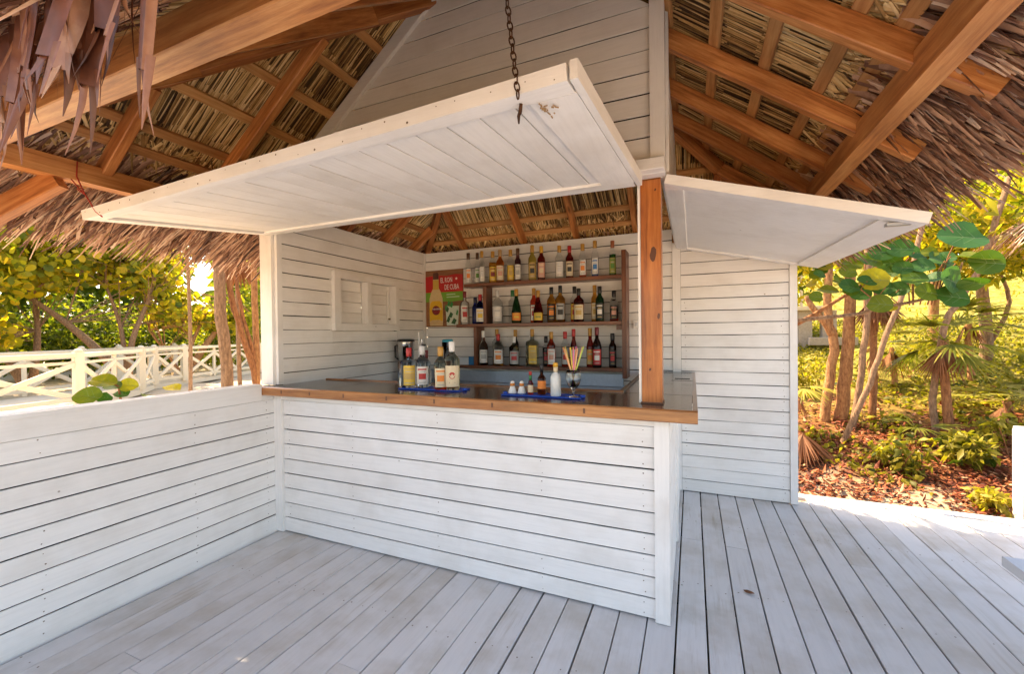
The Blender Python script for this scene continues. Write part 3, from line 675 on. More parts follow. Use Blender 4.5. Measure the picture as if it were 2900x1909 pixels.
def fringe(side, n_, off0, off1, L0, L1, w0=.008, w1=.022, drop=.14, bend=.25):
    d, n, al = vec(side); H1, H2 = (HX, HY) if side in 'LR' else (HY, HX); cen = AYY if side in 'LR' else AXX
    half = H2 + .5
    u = RNG.random(n_)
    o2 = -(off0 + (off1 - off0) * u); a = cen + RNG.uniform(-1, 1, n_) * (H2 - o2)
    z = RZ + o2 * (SLX if side in 'LR' else SLY) + .02 + RNG.uniform(-.05, .06, n_)
    if side == 'R': P = np.stack([XR - o2, a, z], 1)
    elif side == 'L': P = np.stack([XL + o2, a, z], 1)
    elif side == 'F': P = np.stack([a, YF + o2, z], 1)
    else: P = np.stack([a, YB - o2, z], 1)
    # neighbouring strips lie together in tufts
    tuft = np.sin(a * 23.0 + o2 * 9) * .16 + np.sin(a * 51.0) * .10
    dd = d[None] * 1.0 + al[None] * (tuft + RNG.normal(0, .15, n_) + (-.5 if side in 'LR' else 0))[:, None] + np.array([0, 0, -1.])[None] * RNG.uniform(-.08, drop, n_)[:, None]
    nn = n[None] + RNG.normal(0, .6, (n_, 3))
    V, F, T = blades(P, dd, nn, RNG.uniform(L0, L1, n_), RNG.uniform(w0, w1, n_), RNG.uniform(.0, bend, n_), (0, 0, -1), 3, .3, .25, tone=np.clip(RNG.beta(1.7, 1.7, n_) + .14 * np.sin(a * 37), 0, 1))
    o = meshobj('thatch_fringe', V, F, FRINGE, roof, tone=T); o['kind'] = 'stuff'
fringe('R', 8600, -.06, .36, .14, .30, .010, .032, .32, .40); fringe('L', 9600, -.06, .40, .18, .36, .008, .024, .14, .3); fringe('B', 3600, .0, .30, .12, .26); fringe('F', 5200, .08, .42, .12, .26)
def toplayer():
    n_ = 4200; parts = []
    for side in 'RLFB':
        d, n, al = vec(side); H1, H2 = (HX, HY) if side in 'LR' else (HY, HX); cen = AYY if side in 'LR' else AXX
        off = RNG.uniform(-.42, H1, n_ // 4); keep = RNG.random(len(off)) < (1 - off / H1 * .9); off = off[keep]; k = len(off)
        a = cen + RNG.uniform(-1, 1, k) * H2 * (1 - off / H1); z = RZ + off * (SLX if side in 'LR' else SLY) + .235
        P = {'R': np.stack([XR - off, a, z], 1), 'L': np.stack([XL + off, a, z], 1), 'F': np.stack([a, YF + off, z], 1), 'B': np.stack([a, YB - off, z], 1)}[side]
        dd = d[None] + al[None] * RNG.normal(0, .15, (k, 1)) - n[None] * .05
        parts.append(blades(P, dd, -n[None] + RNG.normal(0, .3, (k, 3)), RNG.uniform(.3, .6, k), RNG.uniform(.02, .05, k), 0.05, (0, 0, -1), 2, .4, .2))
    for side in 'RLFB':      # ragged strips over the cut edge of the thatch
        d, n, al = vec(side); H1, H2 = (HX, HY) if side in 'LR' else (HY, HX); cen = AYY if side in 'LR' else AXX; k = 650
        off = -.40 + RNG.uniform(-.02, .06, k); a = cen + RNG.uniform(-1, 1, k) * (H2 + .42); z = RZ - .42 * .78 + .21 + RNG.uniform(-.12, .03, k)
        P = {'R': np.stack([XR - off, a, z], 1), 'L': np.stack([XL + off, a, z], 1), 'F': np.stack([a, YF + off, z], 1), 'B': np.stack([a, YB - off, z], 1)}[side]
        dd = d[None] * .9 + al[None] * RNG.normal(0, .2, (k, 1)) + np.array([[0, 0, -.35]])
        parts.append(blades(P, dd, -n[None] + RNG.normal(0, .4, (k, 3)), RNG.uniform(.10, .22, k), RNG.uniform(.012, .035, k), .4, (0, 0, -1), 2, .4, .2))
    V, F, T = joined(parts); o = meshobj('thatch_cover', V, F, FRINGE, roof, tone=T); o['kind'] = 'stuff'
toplayer()
# the long loose strips hanging off the front eave close to the viewer
HANG = [(-1.36, .44, 2.26, .34, .055), (-1.30, .46, 2.27, .26, .04), (-1.24, .43, 2.25, .36, .05), (-1.18, .45, 2.24, .22, .035), (-1.13, .42, 2.27, .20, .05), (-1.08, .44, 2.28, .26, .06),
        (-1.04, .42, 2.24, .30, .055), (-1.01, .44, 2.26, .36, .06), (-.98, .41, 2.24, .36, .05), (-.955, .43, 2.25, .40, .045), (-.93, .42, 2.26, .30, .06), (-.90, .44, 2.27, .24, .045),
        (-.815, .41, 2.22, .36, .018), (-.80, .42, 2.22, .37, .020), (-.79, .40, 2.22, .33, .014), (-1.20, .40, 2.17, .24, .02), (-1.22, .41, 2.17, .22, .018), (-1.17, .40, 2.17, .21, .015), (-1.155, .40, 2.17, .23, .016), (-1.14, .41, 2.17, .26, .014),
        (-1.42, .45, 2.28, .3, .05), (-1.47, .44, 2.27, .36, .05), (-1.06, .46, 2.29, .20, .07), (-.87, .44, 2.28, .2, .05), (-1.33, .47, 2.30, .2, .06)]
for x, y, z, L_, w_ in HANG:
    dd = np.array([[random.uniform(-.25, .1), random.uniform(-.15, .1), -1.0]]); nn = np.array([[random.uniform(-.5, .5), -1, random.uniform(-.2, .2)]]); tn = random.uniform(.15, .75)
    w2 = w_ * 1.25; bd = random.uniform(-.1, .15)
    pieces = [blades(np.array([[x, y, z]]), dd, nn, L_ * .72, w2, bd, (-1, -.3, 0), 4, .8, random.uniform(.15, .4), tone=np.array([tn]))]
    dn = dd[0] / np.linalg.norm(dd[0]); end = np.array([x, y, z]) + dn * L_ * .66 + np.array([-1, -.3, 0]) * bd * L_ * .72 * .84
    k = 2 if w_ < .03 else random.choice([3, 4, 5])
    off = np.linspace(-.42, .42, k)[:, None] * w2 * np.array([[1, 0, 0]])
    pieces.append(blades(end + off, dn + RNG.normal(0, .10, (k, 3)), nn + RNG.normal(0, .3, (k, 3)), L_ * RNG.uniform(.14, .42, k), w2 / k * 1.25, RNG.uniform(-.2, .3, k), (-1, -.3, 0), 3, .08, .3, tone=np.clip(tn + RNG.normal(0, .12, k), 0, 1)))
    V, F, T = joined(pieces)
    meshobj('palm_leaf_strip', V, F, STRIP, roof, tone=T)

k = 46; X = RNG.uniform(-1.45, -.93, k); P = np.stack([X, RNG.uniform(.38, .50, k), RNG.uniform(2.16, 2.30, k)], 1)
V, F, T = blades(P, np.stack([RNG.normal(-.08, .22, k), RNG.normal(-.05, .15, k), np.full(k, -1.)], 1), np.stack([RNG.normal(0, .5, k), np.full(k, -1.), RNG.normal(0, .2, k)], 1), RNG.uniform(.08, .24, k), RNG.uniform(.002, .009, k), RNG.normal(.0, .12, k), (-1, -.3, 0), 4, .15, .3, tone=np.clip(RNG.beta(1.6, 1.5, k), 0, 1))
o = meshobj('loose_fibres', V, F, STRIP, roof, tone=T); o['kind'] = 'stuff'

# ------------------------------------------------------------------ shelves, poster, bottles
sh = thing('bottle_shelf', (-1.5, 4.16, 1.12), 'dark reddish wood shelf unit with three shelves on the back wall', 'shelf')
for (xa, xb, zt) in ((-2.30, -.61, 2.043), (-2.40, -.61, 1.605), (-2.38, -.61, 1.155)):
    B().box((xa, 4.065, zt - .035), (xb, 4.258, zt), .003).obj('shelf_board', SHELF_X, sh)
B().box((-.606, 4.055, 1.06), (-.565, 4.257, 2.27), .004).obj('upright', SHELF_Z, sh)
B().box((-2.085, 4.10, 1.607), (-2.045, 4.257, 2.006), .003).obj('upright', SHELF_Z, sh)
B().box((-2.19, 4.075, 1.157), (-2.15, 4.257, 1.568), .003).obj('upright', SHELF_Z, sh)
B().box((-.66, 4.07, 1.52), (-.61, 4.10, 1.568), .003).obj('bracket', SHELF_Z, sh)

PY = 4.255
po = thing('poster', (-2.68, PY, 1.57), 'printed rum poster in red and green with a yellow-label bottle and a mint drink', 'poster')
def flat(name, pts, y, mat, parent=po):
    V = [(x, y, z) for x, z in pts] + [(x, y + .0012, z) for x, z in pts]; n = len(pts)
    return meshobj(name, V, [tuple(range(n)), tuple(range(2 * n - 1, n - 1, -1))] + [(i, n + i, n + (i + 1) % n, (i + 1) % n) for i in range(n)], mat, parent)
X0, X1, Z0, Z1 = -2.948, -2.412, 1.585, 2.250
PW = wood('x', (.16, .06, .025), (.30, .14, .06), (.42, .24, .12), .5, 'printed_plank')
flat('sheet', [(X0, Z0), (X1, Z0), (X1, Z1), (X0, Z1)], PY, PW)
def q(u, v): return (X0 + (X1 - X0) * u, Z0 + (Z1 - Z0) * v)
flat('red_band', [q(.01, .61), q(.99, .61), q(.99, .90), q(.80, .915), q(.6, .895), q(.3, .91), q(.01, .89)], PY - .0015, solid('poster_red', (.45, .012, .012), .4))
flat('green_band', [q(.01, .44), q(.4, .45), q(.7, .435), q(.99, .455), q(.99, .609), q(.01, .609)], PY - .0015, solid('poster_green', (.16, .36, .03), .4))
def sym(cx, prof): return [q(cx - a, z) for a, z in prof] + [q(cx + a, z) for a, z in prof[::-1]]
flat('bottle_print', sym(.31, [(.165, .02), (.175, .10), (.17, .50), (.12, .62), (.075, .68), (.07, .93)]), PY - .003, solid('poster_straw', (.62, .48, .25), .35))
flat('label_print', sym(.31, [(.165, .10), (.172, .30), (.15, .42), (.09, .46)]), PY - .0045, solid('poster_yellow', (.70, .42, .02), .35))
flat('cap_print', sym(.31, [(.072, .84), (.072, .94), (.05, .96)]), PY - .0045, solid('poster_brown', (.10, .035, .02), .4))
flat('neck_print', sym(.31, [(.072, .66), (.072, .78), (.07, .83)]), PY - .0045, solid('poster_gold', (.55, .36, .06), .4))
flat('badge_print', [q(.31 + .105 * math.cos(t * .5236), .29 + .085 * math.sin(t * .5236)) for t in range(12)], PY - .006, solid('poster_maroon', (.16, .012, .02), .4))
flat('scroll_print', sym(.31, [(.15, .04), (.16, .09), (.10, .12)]), PY - .006, solid('poster_cream', (.62, .42, .2), .4))
flat('glass_print', sym(.72, [(.14, .02), (.17, .36)]), PY - .003, solid('poster_ice', (.62, .70, .58), .3))
for (u, v, a, c) in ((.62, .12, .05, 0), (.68, .2, .06, 0), (.60, .30, .04, 0), (.76, .09, .07, 0), (.63, .40, .04, 1), (.70, .38, .05, 1), (.56, .33, .03, 1), (.84, .24, .03, 1)):
    flat('mint_print', [q(u - a, v - .03), q(u + a * .3, v - .05), q(u + a, v + .02), q(u, v + .06)], PY - .0045, solid('poster_leaf', (.02, .10, .03), .4) if c == 0 else solid('poster_mint', (.04, .26, .06), .4))
def text(body, u, v, size, mat, parent, y, ang=0, sx=1.0):
    cu = bpy.data.curves.new('print', 'FONT'); cu.body = body; cu.size = size; cu.extrude = .0004; cu.resolution_u = 2
    tmp = bpy.data.objects.new('print', cu); COL.objects.link(tmp)
    dg = bpy.context.evaluated_depsgraph_get(); me = bpy.data.meshes.new_from_object(tmp.evaluated_get(dg))
    COL.objects.unlink(tmp); bpy.data.objects.remove(tmp)
    x, z = (q(u, v) if u is not None else (0, 0)); ca, sa = math.cos(ang), math.sin(ang)
    V = [(x + (v_.co.x * sx * ca - v_.co.y * sa), y - v_.co.z, z + v_.co.x * sx * sa + v_.co.y * ca) for v_ in me.vertices]
    F = [tuple(p.vertices) for p in me.polygons]
    return meshobj('lettering', V, F, mat, parent)
WHITEP = solid('printed_white', (.8, .78, .74), .5)
text('EL RON', .43, .775, .085, WHITEP, po, PY - .0032, .02, .55); text('DE CUBA', .53, .65, .085, WHITEP, po, PY - .0032, .02, .55)
flat('star_print', [q(.83 + (.032 if i % 2 == 0 else .014) * math.sin(i * math.pi / 5), .835 + (.026 if i % 2 == 0 else .011) * math.cos(i * math.pi / 5)) for i in range(10)], PY - .003, WHITEP)
text('HAVANA', .222, .300, .030, WHITEP, po, PY - .0075); text('CLUB', .245, .245, .036, solid('poster_red', (.45, .012, .012), .4), po, PY - .0075)
for i, (a, b_) in enumerate(((.58, .80), (.58, .90))): flat('print_line', [q(a, .555 - i * .045), q(b_, .56 - i * .045), q(b_, .575 - i * .045), q(a, .57 - i * .045)], PY - .003, solid('poster_pale', (.5, .62, .42), .4))

GL = {'clear': ((.93, .96, .95), 1.0), 'pale': ((.90, .86, .62), 1), 'olive': ((.62, .52, .10), 1), 'amber': ((.96, .46, .07), 1), 'orange': ((.97, .26, .03), 1), 'red': ((.72, .07, .025), 1), 'dark_red': ((.26, .02, .014), 1), 'brown': ((.24, .07, .02), 1),
      'cola': ((.02, .008, .006), .3), 'blue': ((.02, .04, .40), 1), 'sky': ((.02, .16, .75), 1), 'green': ((.05, .30, .06), 1), 'dark_green': ((.008, .03, .010), .3), 'plum': ((.25, .10, .12), 1)}
def gm(k): return glass('glass_' + k, GL[k][0], .03, 1.16 if k in ('clear', 'pale') else 1.28, GL[k][1])
CAPC = {'gold': (.45, .24, .04), 'brown': (.10, .045, .02), 'red': (.42, .02, .02), 'black': (.012, .012, .014), 'white': (.75, .74, .72), 'yellow': (.65, .36, .03), 'tan': (.42, .27, .12), 'silver': (.55, .55, .55), 'maroon': (.16, .012, .02), 'navy': (.012, .018, .06), 'green': (.02, .16, .05), 'copper': (.32, .10, .04)}
LABC = {'white': (.72, .70, .66), 'cream': (.66, .56, .38), 'yellow': (.68, .46, .05), 'gold': (.48, .33, .10), 'orange': (.70, .22, .03), 'red': (.45, .03, .03), 'green': (.10, .26, .04), 'pink': (.62, .32, .24), 'grey': (.38, .38, .37), 'dark': (.03, .03, .03), 'olive': (.30, .30, .07), 'blue': (.05, .20, .50), 'silver': (.6, .6, .6), 'maroon': (.20, .02, .03)}
def cm(k): return solid('cap_' + k, CAPC[k], .35)
def lm(k): return solid('label_' + k, LABC[k], .55)
def bottle(x, y, z, h, r, body, cap, lab, band, label, group, shape='round', fill=None, capf=.13, foot=None):
    r *= 1.13; t = thing('bottle', (x, y, z), label, 'bottle', group)
    sq = .5 if shape == 'square' else 0
    rn = min(.0165, r * .46)
    if shape == 'cognac': prof = [(r * .9, 0), (r, .015), (r, h * .32), (r * .78, h * .50), (rn * 1.2, h * .74), (rn, h * .87)]
    elif shape == 'square': prof = [(r * .95, 0), (r, .008), (r, h * .62), (r * .86, h * .67), (rn, h * .71), (rn, h * .87)]
    elif shape == 'slim': prof = [(r * .92, 0), (r, .01), (r, h * .50), (r * .85, h * .60), (rn * 1.1, h * .72), (rn, h * .87)]
    else: prof = [(r * .92, 0), (r, .01), (r, h * .60), (r * .94, h * .645), (r * .66, h * .70), (rn * 1.15, h * .75), (rn, h * .87)]
    zc = prof[-1][1]
    n = 16
    def cut(zf):
        lo = [p for p in prof if p[1] < zf]; hi = [p for p in prof if p[1] > zf]
        a, b_ = lo[-1], hi[0]; k = (zf - a[1]) / (b_[1] - a[1]); rr = a[0] + (b_[0] - a[0]) * k
        return lo + [(rr, zf)], [(rr, zf + .0006)] + hi
    if fill is None: B().lathe(prof, (x, y, z), n, sq=sq).obj('glass', gm(body), t, True)
    else:
        lo, hi = cut(fill[1] * h)
        B().lathe(lo, (x, y, z), n, sq=sq).obj('drink', gm(fill[0]), t, True)
        B().lathe(hi, (x, y, z), n, sq=sq).obj('glass', gm(body), t, True)
    B().lathe([(rn * 1.14, zc - .026), (rn * 1.2, zc - .024), (rn * 1.25, h - .003), (rn * 1.1, h)], (x, y, z), 12).obj('cap', cm(cap), t, True)
    if lab:
        am = math.atan2(-y, -x); w_ = .62 if shape == 'square' and r > .05 else .95
        prl = [(z_, ) for z_ in ()]
        def rad(zz):
            for (r0, z0), (r1, z1) in zip(prof[:-1], prof[1:]):
                if z0 <= zz <= z1: return (r0 + (r1 - r0) * (zz - z0) / max(z1 - z0, 1e-6)) * 1.02 + .0006
            return r
        bodytop = {'cognac': .32, 'square': .60, 'slim': .48}.get(shape, .54)
        z0, z1 = h * .07, h * bodytop * .94
        B().lathe([(rad(z0), z0), (rad(z1), z1)], (x, y, z), 8, am - w_, am + w_, sq=sq).obj('label', lm(lab), t, True)
        if band:
            z2, z3 = lerp(z0, z1, .30), lerp(z0, z1, .62)
            B().lathe([(rad(z2) + .0008, z2), (rad(z3) + .0008, z3)], (x, y, z), 6, am - .55, am + .5, sq=sq).obj('print', lm(band), t, True)
            z2, z3 = lerp(z0, z1, .80), lerp(z0, z1, .88)
            B().lathe([(rad(z2) + .0008, z2), (rad(z3) + .0008, z3)], (x, y, z), 6, am - .7, am + .6, sq=sq).obj('print', lm(band), t, True)
    if lab and band and shape != 'cognac':
        for k0, k1, wd in ((.10, .14, .5), (.68, .72, .45)):
            z2, z3 = lerp(z0, z1, k0), lerp(z0, z1, k1); B().lathe([(rad(z2) + .0007, z2), (rad(z3) + .0007, z3)], (x, y, z), 5, am - wd, am + wd, sq=sq).obj('print', lm('grey' if lab != 'dark' else 'gold'), t, True)
    return t
GT, GM_, GB = 'bottles on the top shelf', 'bottles on the middle shelf', 'bottles on the bottom shelf'
T, M, Bt = 2.0435, 1.6055, 1.1555
# x, y, z, height, radius, glass, cap, label, print, description, group, shape, fill
ROWS = [
 (-2.286, 4.15, T, .353, .030, 'clear', 'brown', 'white', 'orange', 'clear bottle with orange and white label at the poster end of the top shelf', GT, 'round', None),
 (-2.178, 4.16, T, .348, .027, 'clear', 'brown', 'white', 'green', 'clear bottle with green print and dark brown cap on the top shelf', GT, 'round', None),
 (-2.107, 4.13, T, .356, .027, 'clear', 'gold', 'white', 'silver', 'clear bottle with plain white label and gold cap just before the orange liqueurs', GT, 'round', None),
 (-1.985, 4.15, T, .346, .037, 'clear', 'gold', 'yellow', 'maroon', 'amber liqueur bottle with yellow label and gold cap on the top shelf', GT, 'round', ('amber', .64)),
 (-1.894, 4.14, T, .353, .038, 'orange', 'tan', 'cream', 'pink', 'bright red-orange liqueur bottle with pale label, top shelf', GT, 'round', None),
 (-1.775, 4.15, T, .345, .034, 'clear', 'gold', 'yellow', 'gold', 'clear-necked bottle of pale amber with big yellow label beside the red-orange liqueur', GT, 'round', ('amber', .45)),
 (-1.692, 4.15, T, .353, .030, 'plum', 'brown', 'white', 'grey', 'smoky plum bottle with narrow white label and brown cap, top shelf', GT, 'round', None),
 (-1.529, 4.15, T, .370, .037, 'olive', 'gold', 'gold', 'dark', 'tall olive-yellow bottle with gold cap on the top shelf', GT, 'round', None),
 (-1.429, 4.15, T, .352, .036, 'dark_red', 'yellow', 'pink', 'cream', 'dark bottle with black neck, yellow cap and pinkish label, top shelf', GT, 'round', None),
 (-1.236, 4.15, T, .339, .037, 'clear', 'gold', 'white', 'silver', 'clear bottle with large white label and gold cap in the middle of the top shelf', GT, 'round', None),
 (-1.130, 4.15, T, .328, .035, 'dark_red', 'red', 'cream', 'dark', 'dark red bottle with red cap and two cream labels, top shelf', GT, 'round', None),
 (-.996, 4.15, T, .335, .032, 'clear', 'gold', 'white', 'orange', 'bottle with red drink low in it and orange picture on its white label', GT, 'round', ('red', .40)),
 (-.873, 4.15, T, .354, .031, 'clear', 'gold', 'white', 'blue', 'clear-necked bottle with bright blue drink, top shelf', GT, 'round', ('sky', .46)),
 (-.703, 4.15, T, .338, .030, 'clear', 'copper', 'olive', 'green', 'green bottle with green label and copper cap beside the shelf upright', GT, 'round', ('green', .60)),
 (-2.338, 4.15, M, .367, .038, 'clear', 'maroon', 'white', 'red', 'clear gin bottle with dark red cap overlapping the poster edge', GM_, 'square', None),
 (-2.222, 4.18, M, .300, .032, 'blue', 'navy', None, None, 'slim cobalt blue bottle half hidden behind a wider blue bottle', GM_, 'round', None),
 (-2.130, 4.12, M, .321, .045, 'blue', 'red', 'white', 'yellow', 'wide cobalt blue bottle with red cap and yellow and white label', GM_, 'round', None),
 (-1.931, 4.14, M, .361, .050, 'clear', 'silver', 'silver', 'white', 'broad clear bottle with silver cap and white frosted label, middle shelf', GM_, 'round', None),
 (-1.775, 4.19, M, .357, .036, 'clear', 'green', None, None, 'clear bottle with pale green cap half hidden behind the dark green cognac bottle', GM_, 'round', None),
 (-1.701, 4.12, M, .357, .047, 'dark_green', 'gold', 'orange', 'yellow', 'dark green sloping bottle with gold neck foil and orange label', GM_, 'cognac', None),
 (-1.523, 4.17, M, .362, .035, 'red', 'gold', 'white', 'red', 'tall red-amber bottle with gold cap and white label behind a squat cognac', GM_, 'round', None),
 (-1.455, 4.11, M, .330, .045, 'dark_red', 'gold', 'yellow', 'olive', 'squat dark red cognac bottle with yellow-green label on the middle shelf', GM_, 'cognac', None),
 (-1.325, 4.15, M, .361, .040, 'amber', 'black', 'dark', 'orange', 'red-amber bottle with black cap and black and orange label, middle shelf', GM_, 'round', None),
 (-1.228, 4.14, M, .370, .044, 'amber', 'black', 'grey', 'dark', 'taller red-amber bottle with black cap and blue-grey label, middle shelf', GM_, 'round', None),
 (-1.090, 4.18, M, .358, .036, 'clear', 'black', 'yellow', 'red', 'bottle with clear neck, red-amber drink and black cap behind the cream-label bottle', GM_, 'round', ('red', .55)),
 (-1.030, 4.11, M, .329, .046, 'dark_red', 'black', 'cream', 'gold', 'broad dark bottle with large cream label, middle shelf', GM_, 'round', None),
 (-.886, 4.18, M, .360, .031, 'amber', 'gold', 'cream', 'gold', 'slim amber bottle with gold neck behind the green-necked whisky', GM_, 'round', None),
 (-.825, 4.12, M, .340, .036, 'dark_green', 'black', 'dark', 'white', 'dark whisky bottle with green neck and black cap, middle shelf', GM_, 'round', None),
 (-.694, 4.15, M, .295, .036, 'clear', 'black', 'dark', 'pink', 'short clear-necked bottle with black cap and black label near the upright', GM_, 'round', ('red', .3)),
 (-2.100, 4.13, Bt, .375, .044, 'clear', 'white', 'white', 'grey', 'clear bottle with white pourer and white label in front of the lower upright', GB, 'slim', None),
 (-1.965, 4.19, Bt, .389, .048, 'clear', 'gold', 'white', 'blue', 'tall clear bottle with gold cap behind the amber rum, bottom shelf', GB, 'round', None),
 (-1.909, 4.10, Bt, .336, .050, 'clear', 'red', 'white', 'orange', 'rum bottle with red cap, white label and amber drink, bottom shelf', GB, 'round', ('amber', .50)),
 (-1.750, 4.20, Bt, .382, .036, 'cola', 'gold', None, None, 'dark bottle with gold cap standing behind a white-capped clear rum', GB, 'slim', None),
 (-1.729, 4.11, Bt, .307, .048, 'pale', 'white', 'grey', 'red', 'clear pale rum with white cap and grey and red label, bottom shelf', GB, 'round', None),
 (-1.572, 4.20, Bt, .347, .038, 'clear', 'white', None, None, 'plain clear bottle half hidden behind the yellow-label tequila', GB, 'round', None),
 (-1.524, 4.11, Bt, .384, .054, 'pale', 'gold', 'yellow', 'gold', 'large pale bottle with big yellow label and gold cap, bottom shelf', GB, 'square', None),
 (-1.395, 4.17, Bt, .305, .031, 'clear', 'black', 'dark', 'red', 'short cola-dark bottle with black cap and clear neck, bottom shelf', GB, 'round', ('cola', .62)),
 (-1.322, 4.12, Bt, .354, .037, 'red', 'gold', 'white', 'pink', 'red bottle with gold cap and white label beside the short cola-dark one', GB, 'round', None),
 (-1.188, 4.16, Bt, .353, .033, 'clear', 'red', 'grey', 'red', 'clear bottle with red cap behind the drinking straws, bottom shelf', GB, 'round', ('red', .35)),
 (-1.104, 4.18, Bt, .379, .031, 'dark_red', 'red', 'white', None, 'slender dark wine-red bottle with red cap behind the drinking straws', GB, 'slim', None),
 (-.932, 4.16, Bt, .385, .033, 'dark_red', 'gold', 'gold', 'orange', 'dark amber bottle with gold neck and gold label, bottom shelf', GB, 'slim', None),
 (-.856, 4.12, Bt, .393, .040, 'cola', 'maroon', 'red', 'white', 'dark brown beer-shaped bottle with red and white label, bottom shelf', GB, 'slim', None),
 (-.711, 4.15, Bt, .332, .032, 'cola', 'black', 'dark', 'red', 'black bottle with small red emblem at the upright end of the bottom shelf', GB, 'round', None),
]
for (x, y, z, h, r, body, cap, lab, band, label, grp, shape, fill) in ROWS: bottle(x, y, z, h, r, body, cap, lab, band, label, grp, shape, fill)

# things on the counter
CT = 1.1195
MATB = solid('blue_rubber', (.012, .07, .42), .45)
def barmat(x0, x1, y0, y1, label):
    t = thing('bar_mat', ((x0 + x1) / 2, (y0 + y1) / 2, CT), label, 'bar mat', 'blue bar mats on the counter')
    B().box((x0, y0, CT + .0005), (x1, y1, CT + .004), .001).obj('mat', MATB, t)
    B().tube([(x0, y0, CT + .005), (x1, y0, CT + .005)], .0045, 6).obj('rim', MATB, t); B().tube([(x0, y1, CT + .005), (x1, y1, CT + .005)], .0045, 6).obj('rim', MATB, t)
    for s in (x0, x1): B().lathe([(.004, 0), (.014, .002), (.016, .012), (.006, .018)], (s, (y0 + y1) / 2, CT + .0005), 10).obj('corner', MATB, t, True)
    st = B()
    for i in range(9): st.box((x0 + .02 + i * (x1 - x0 - .04) / 9, y0 + .012, CT + .004), (x0 + .035 + i * (x1 - x0 - .04) / 9, y1 - .012, CT + .0062))
    st.obj('ribs', MATB, t)
barmat(-1.885, -1.395, 2.395, 2.53, 'blue rubber bar mat under the four liquor bottles')
barmat(-1.075, -.585, 2.345, 2.47, 'blue rubber bar mat under the sauces, shakers and straw glass')
MZ = CT + .0065; GC = 'liquor bottles on the counter'
bottle(-1.852, 2.475, MZ, .278, .056, 'clear', 'red', 'yellow', 'gold', 'square clear gin bottle with yellow label and red cap on the counter mat', GC, 'square')
vb = bottle(-1.760, 2.505, MZ, .292, .042, 'clear', 'silver', 'white', 'red', 'clear vodka bottle with a metal pourer and red printed name on the counter mat', GC)
B().tube([(-1.760, 2.505, MZ + .29), (-1.760, 2.505, MZ + .318), (-1.752, 2.49, MZ + .338)], [.008, .006, .0035], 8).obj('pourer', solid('worn_steel', (.5, .5, .5), .35, .9), vb, True)
B().lathe([(.006, 0), (.016, .004), (.016, .014), (.007, .016)], (-1.748, 2.505, MZ + .288), 10).obj('stopper', cm('black'), vb, True)
bottle(-1.560, 2.430, MZ, .288, .040, 'clear', 'gold', 'cream', 'orange', 'slim rum bottle with gold cap and cream and orange label on the counter mat', GC, 'round', ('red', .16))
bottle(-1.800, 2.600, CT + .001, .262, .036, 'clear', 'maroon', 'white', 'grey', 'clear bottle with dark red cap standing behind the square gin', GC)
bottle(-1.665, 2.600, CT + .001, .268, .036, 'pale', 'white', 'cream', 'gold', 'pale bottle with cream label standing behind the slim gold-capped rum', GC)
wr = bottle(-1.487, 2.455, MZ, .322, .046, 'pale', 'white', 'cream', None, 'white rum bottle with white cap and red round emblem on the counter mat', GC)
am = math.atan2(-2.455, 1.487)
b = B()
def onlab(cx, cz, u, v, r=.0546):
    a = am + u / r; return (-1.487 + r * math.cos(a), 2.455 + r * math.sin(a), MZ + cz + v)
b = B(); ring = [onlab(0, .098, .021 * math.cos(t * .5236), .023 * math.sin(t * .5236)) for t in range(12)]; b.add(ring, [tuple(range(12))]); b.obj('emblem', lm('red'), wr)
b = B(); b.add([onlab(0, .098, u, v, .0554) for u, v in ((-.018, -.004), (.018, -.004), (.018, .007), (-.018, .007))], [(0, 1, 2, 3)]); b.obj('emblem_bar', lm('cream'), wr)
b = B(); b.add([onlab(0, .05, u, v) for u, v in ((-.02, -.002), (.02, -.002), (.02, .002), (-.02, .002))], [(0, 1, 2, 3)]); b.obj('print', lm('dark'), wr)
for i, x in enumerate((-1.032, -.975)):
    y = 2.42 + .012 * i; t = thing('salt_shaker', (x, y, MZ), ('white cone shaker with orange collar at the end of the blue mat', 'white cone shaker with orange collar next to the pepper sauce')[i], 'shaker', 'white shakers on the counter')
    B().lathe([(.025, 0), (.027, .004), (.016, .038), (.014, .046)], (x, y, MZ), 14).obj('body', solid('white_plastic', (.78, .77, .75), .4), t, True)
    B().lathe([(.0152, .046), (.0152, .062)], (x, y, MZ), 12).obj('collar', solid('orange_plastic', (.55, .20, .03), .4), t, True)
    B().lathe([(.0145, .0622), (.0135, .070), (.006, .077), (.003, .078)], (x, y, MZ), 12).obj('lid', solid('white_plastic', (.78, .77, .75), .4), t, True)
hs = thing('sauce_bottle', (-.912, 2.42, MZ), 'small pepper sauce bottle with red cap and green neck band', 'bottle')
B().lathe([(.017, 0), (.019, .004), (.019, .062), (.009, .085), (.008, .118)], (-.912, 2.42, MZ), 12).obj('glass', gm('red'), hs, True)
B().lathe([(.0095, .086), (.0092, .116)], (-.912, 2.42, MZ), 12).obj('neck_band', cm('green'), hs, True); B().lathe([(.0095, .1165), (.0095, .136), (.008, .138)], (-.912, 2.42, MZ), 12).obj('cap', cm('red'), hs, True)
am2 = math.atan2(-2.42, .912); B().lathe([(.0197, .012), (.0197, .056)], (-.912, 2.42, MZ), 6, am2 - 1, am2 + 1).obj('label', lm('cream'), hs, True)
db = thing('bitters_bottle', (-.844, 2.435, MZ), 'dark brown bottle with orange label between the pepper sauce and the frosted bottle', 'bottle')
B().lathe([(.024, 0), (.026, .005), (.026, .095), (.02, .108), (.0095, .122), (.009, .165)], (-.844, 2.435, MZ), 14).obj('glass', gm('brown'), db, True)
B().lathe([(.0105, .135), (.0105, .18), (.009, .182)], (-.844, 2.435, MZ), 12).obj('cap', cm('black'), db, True)
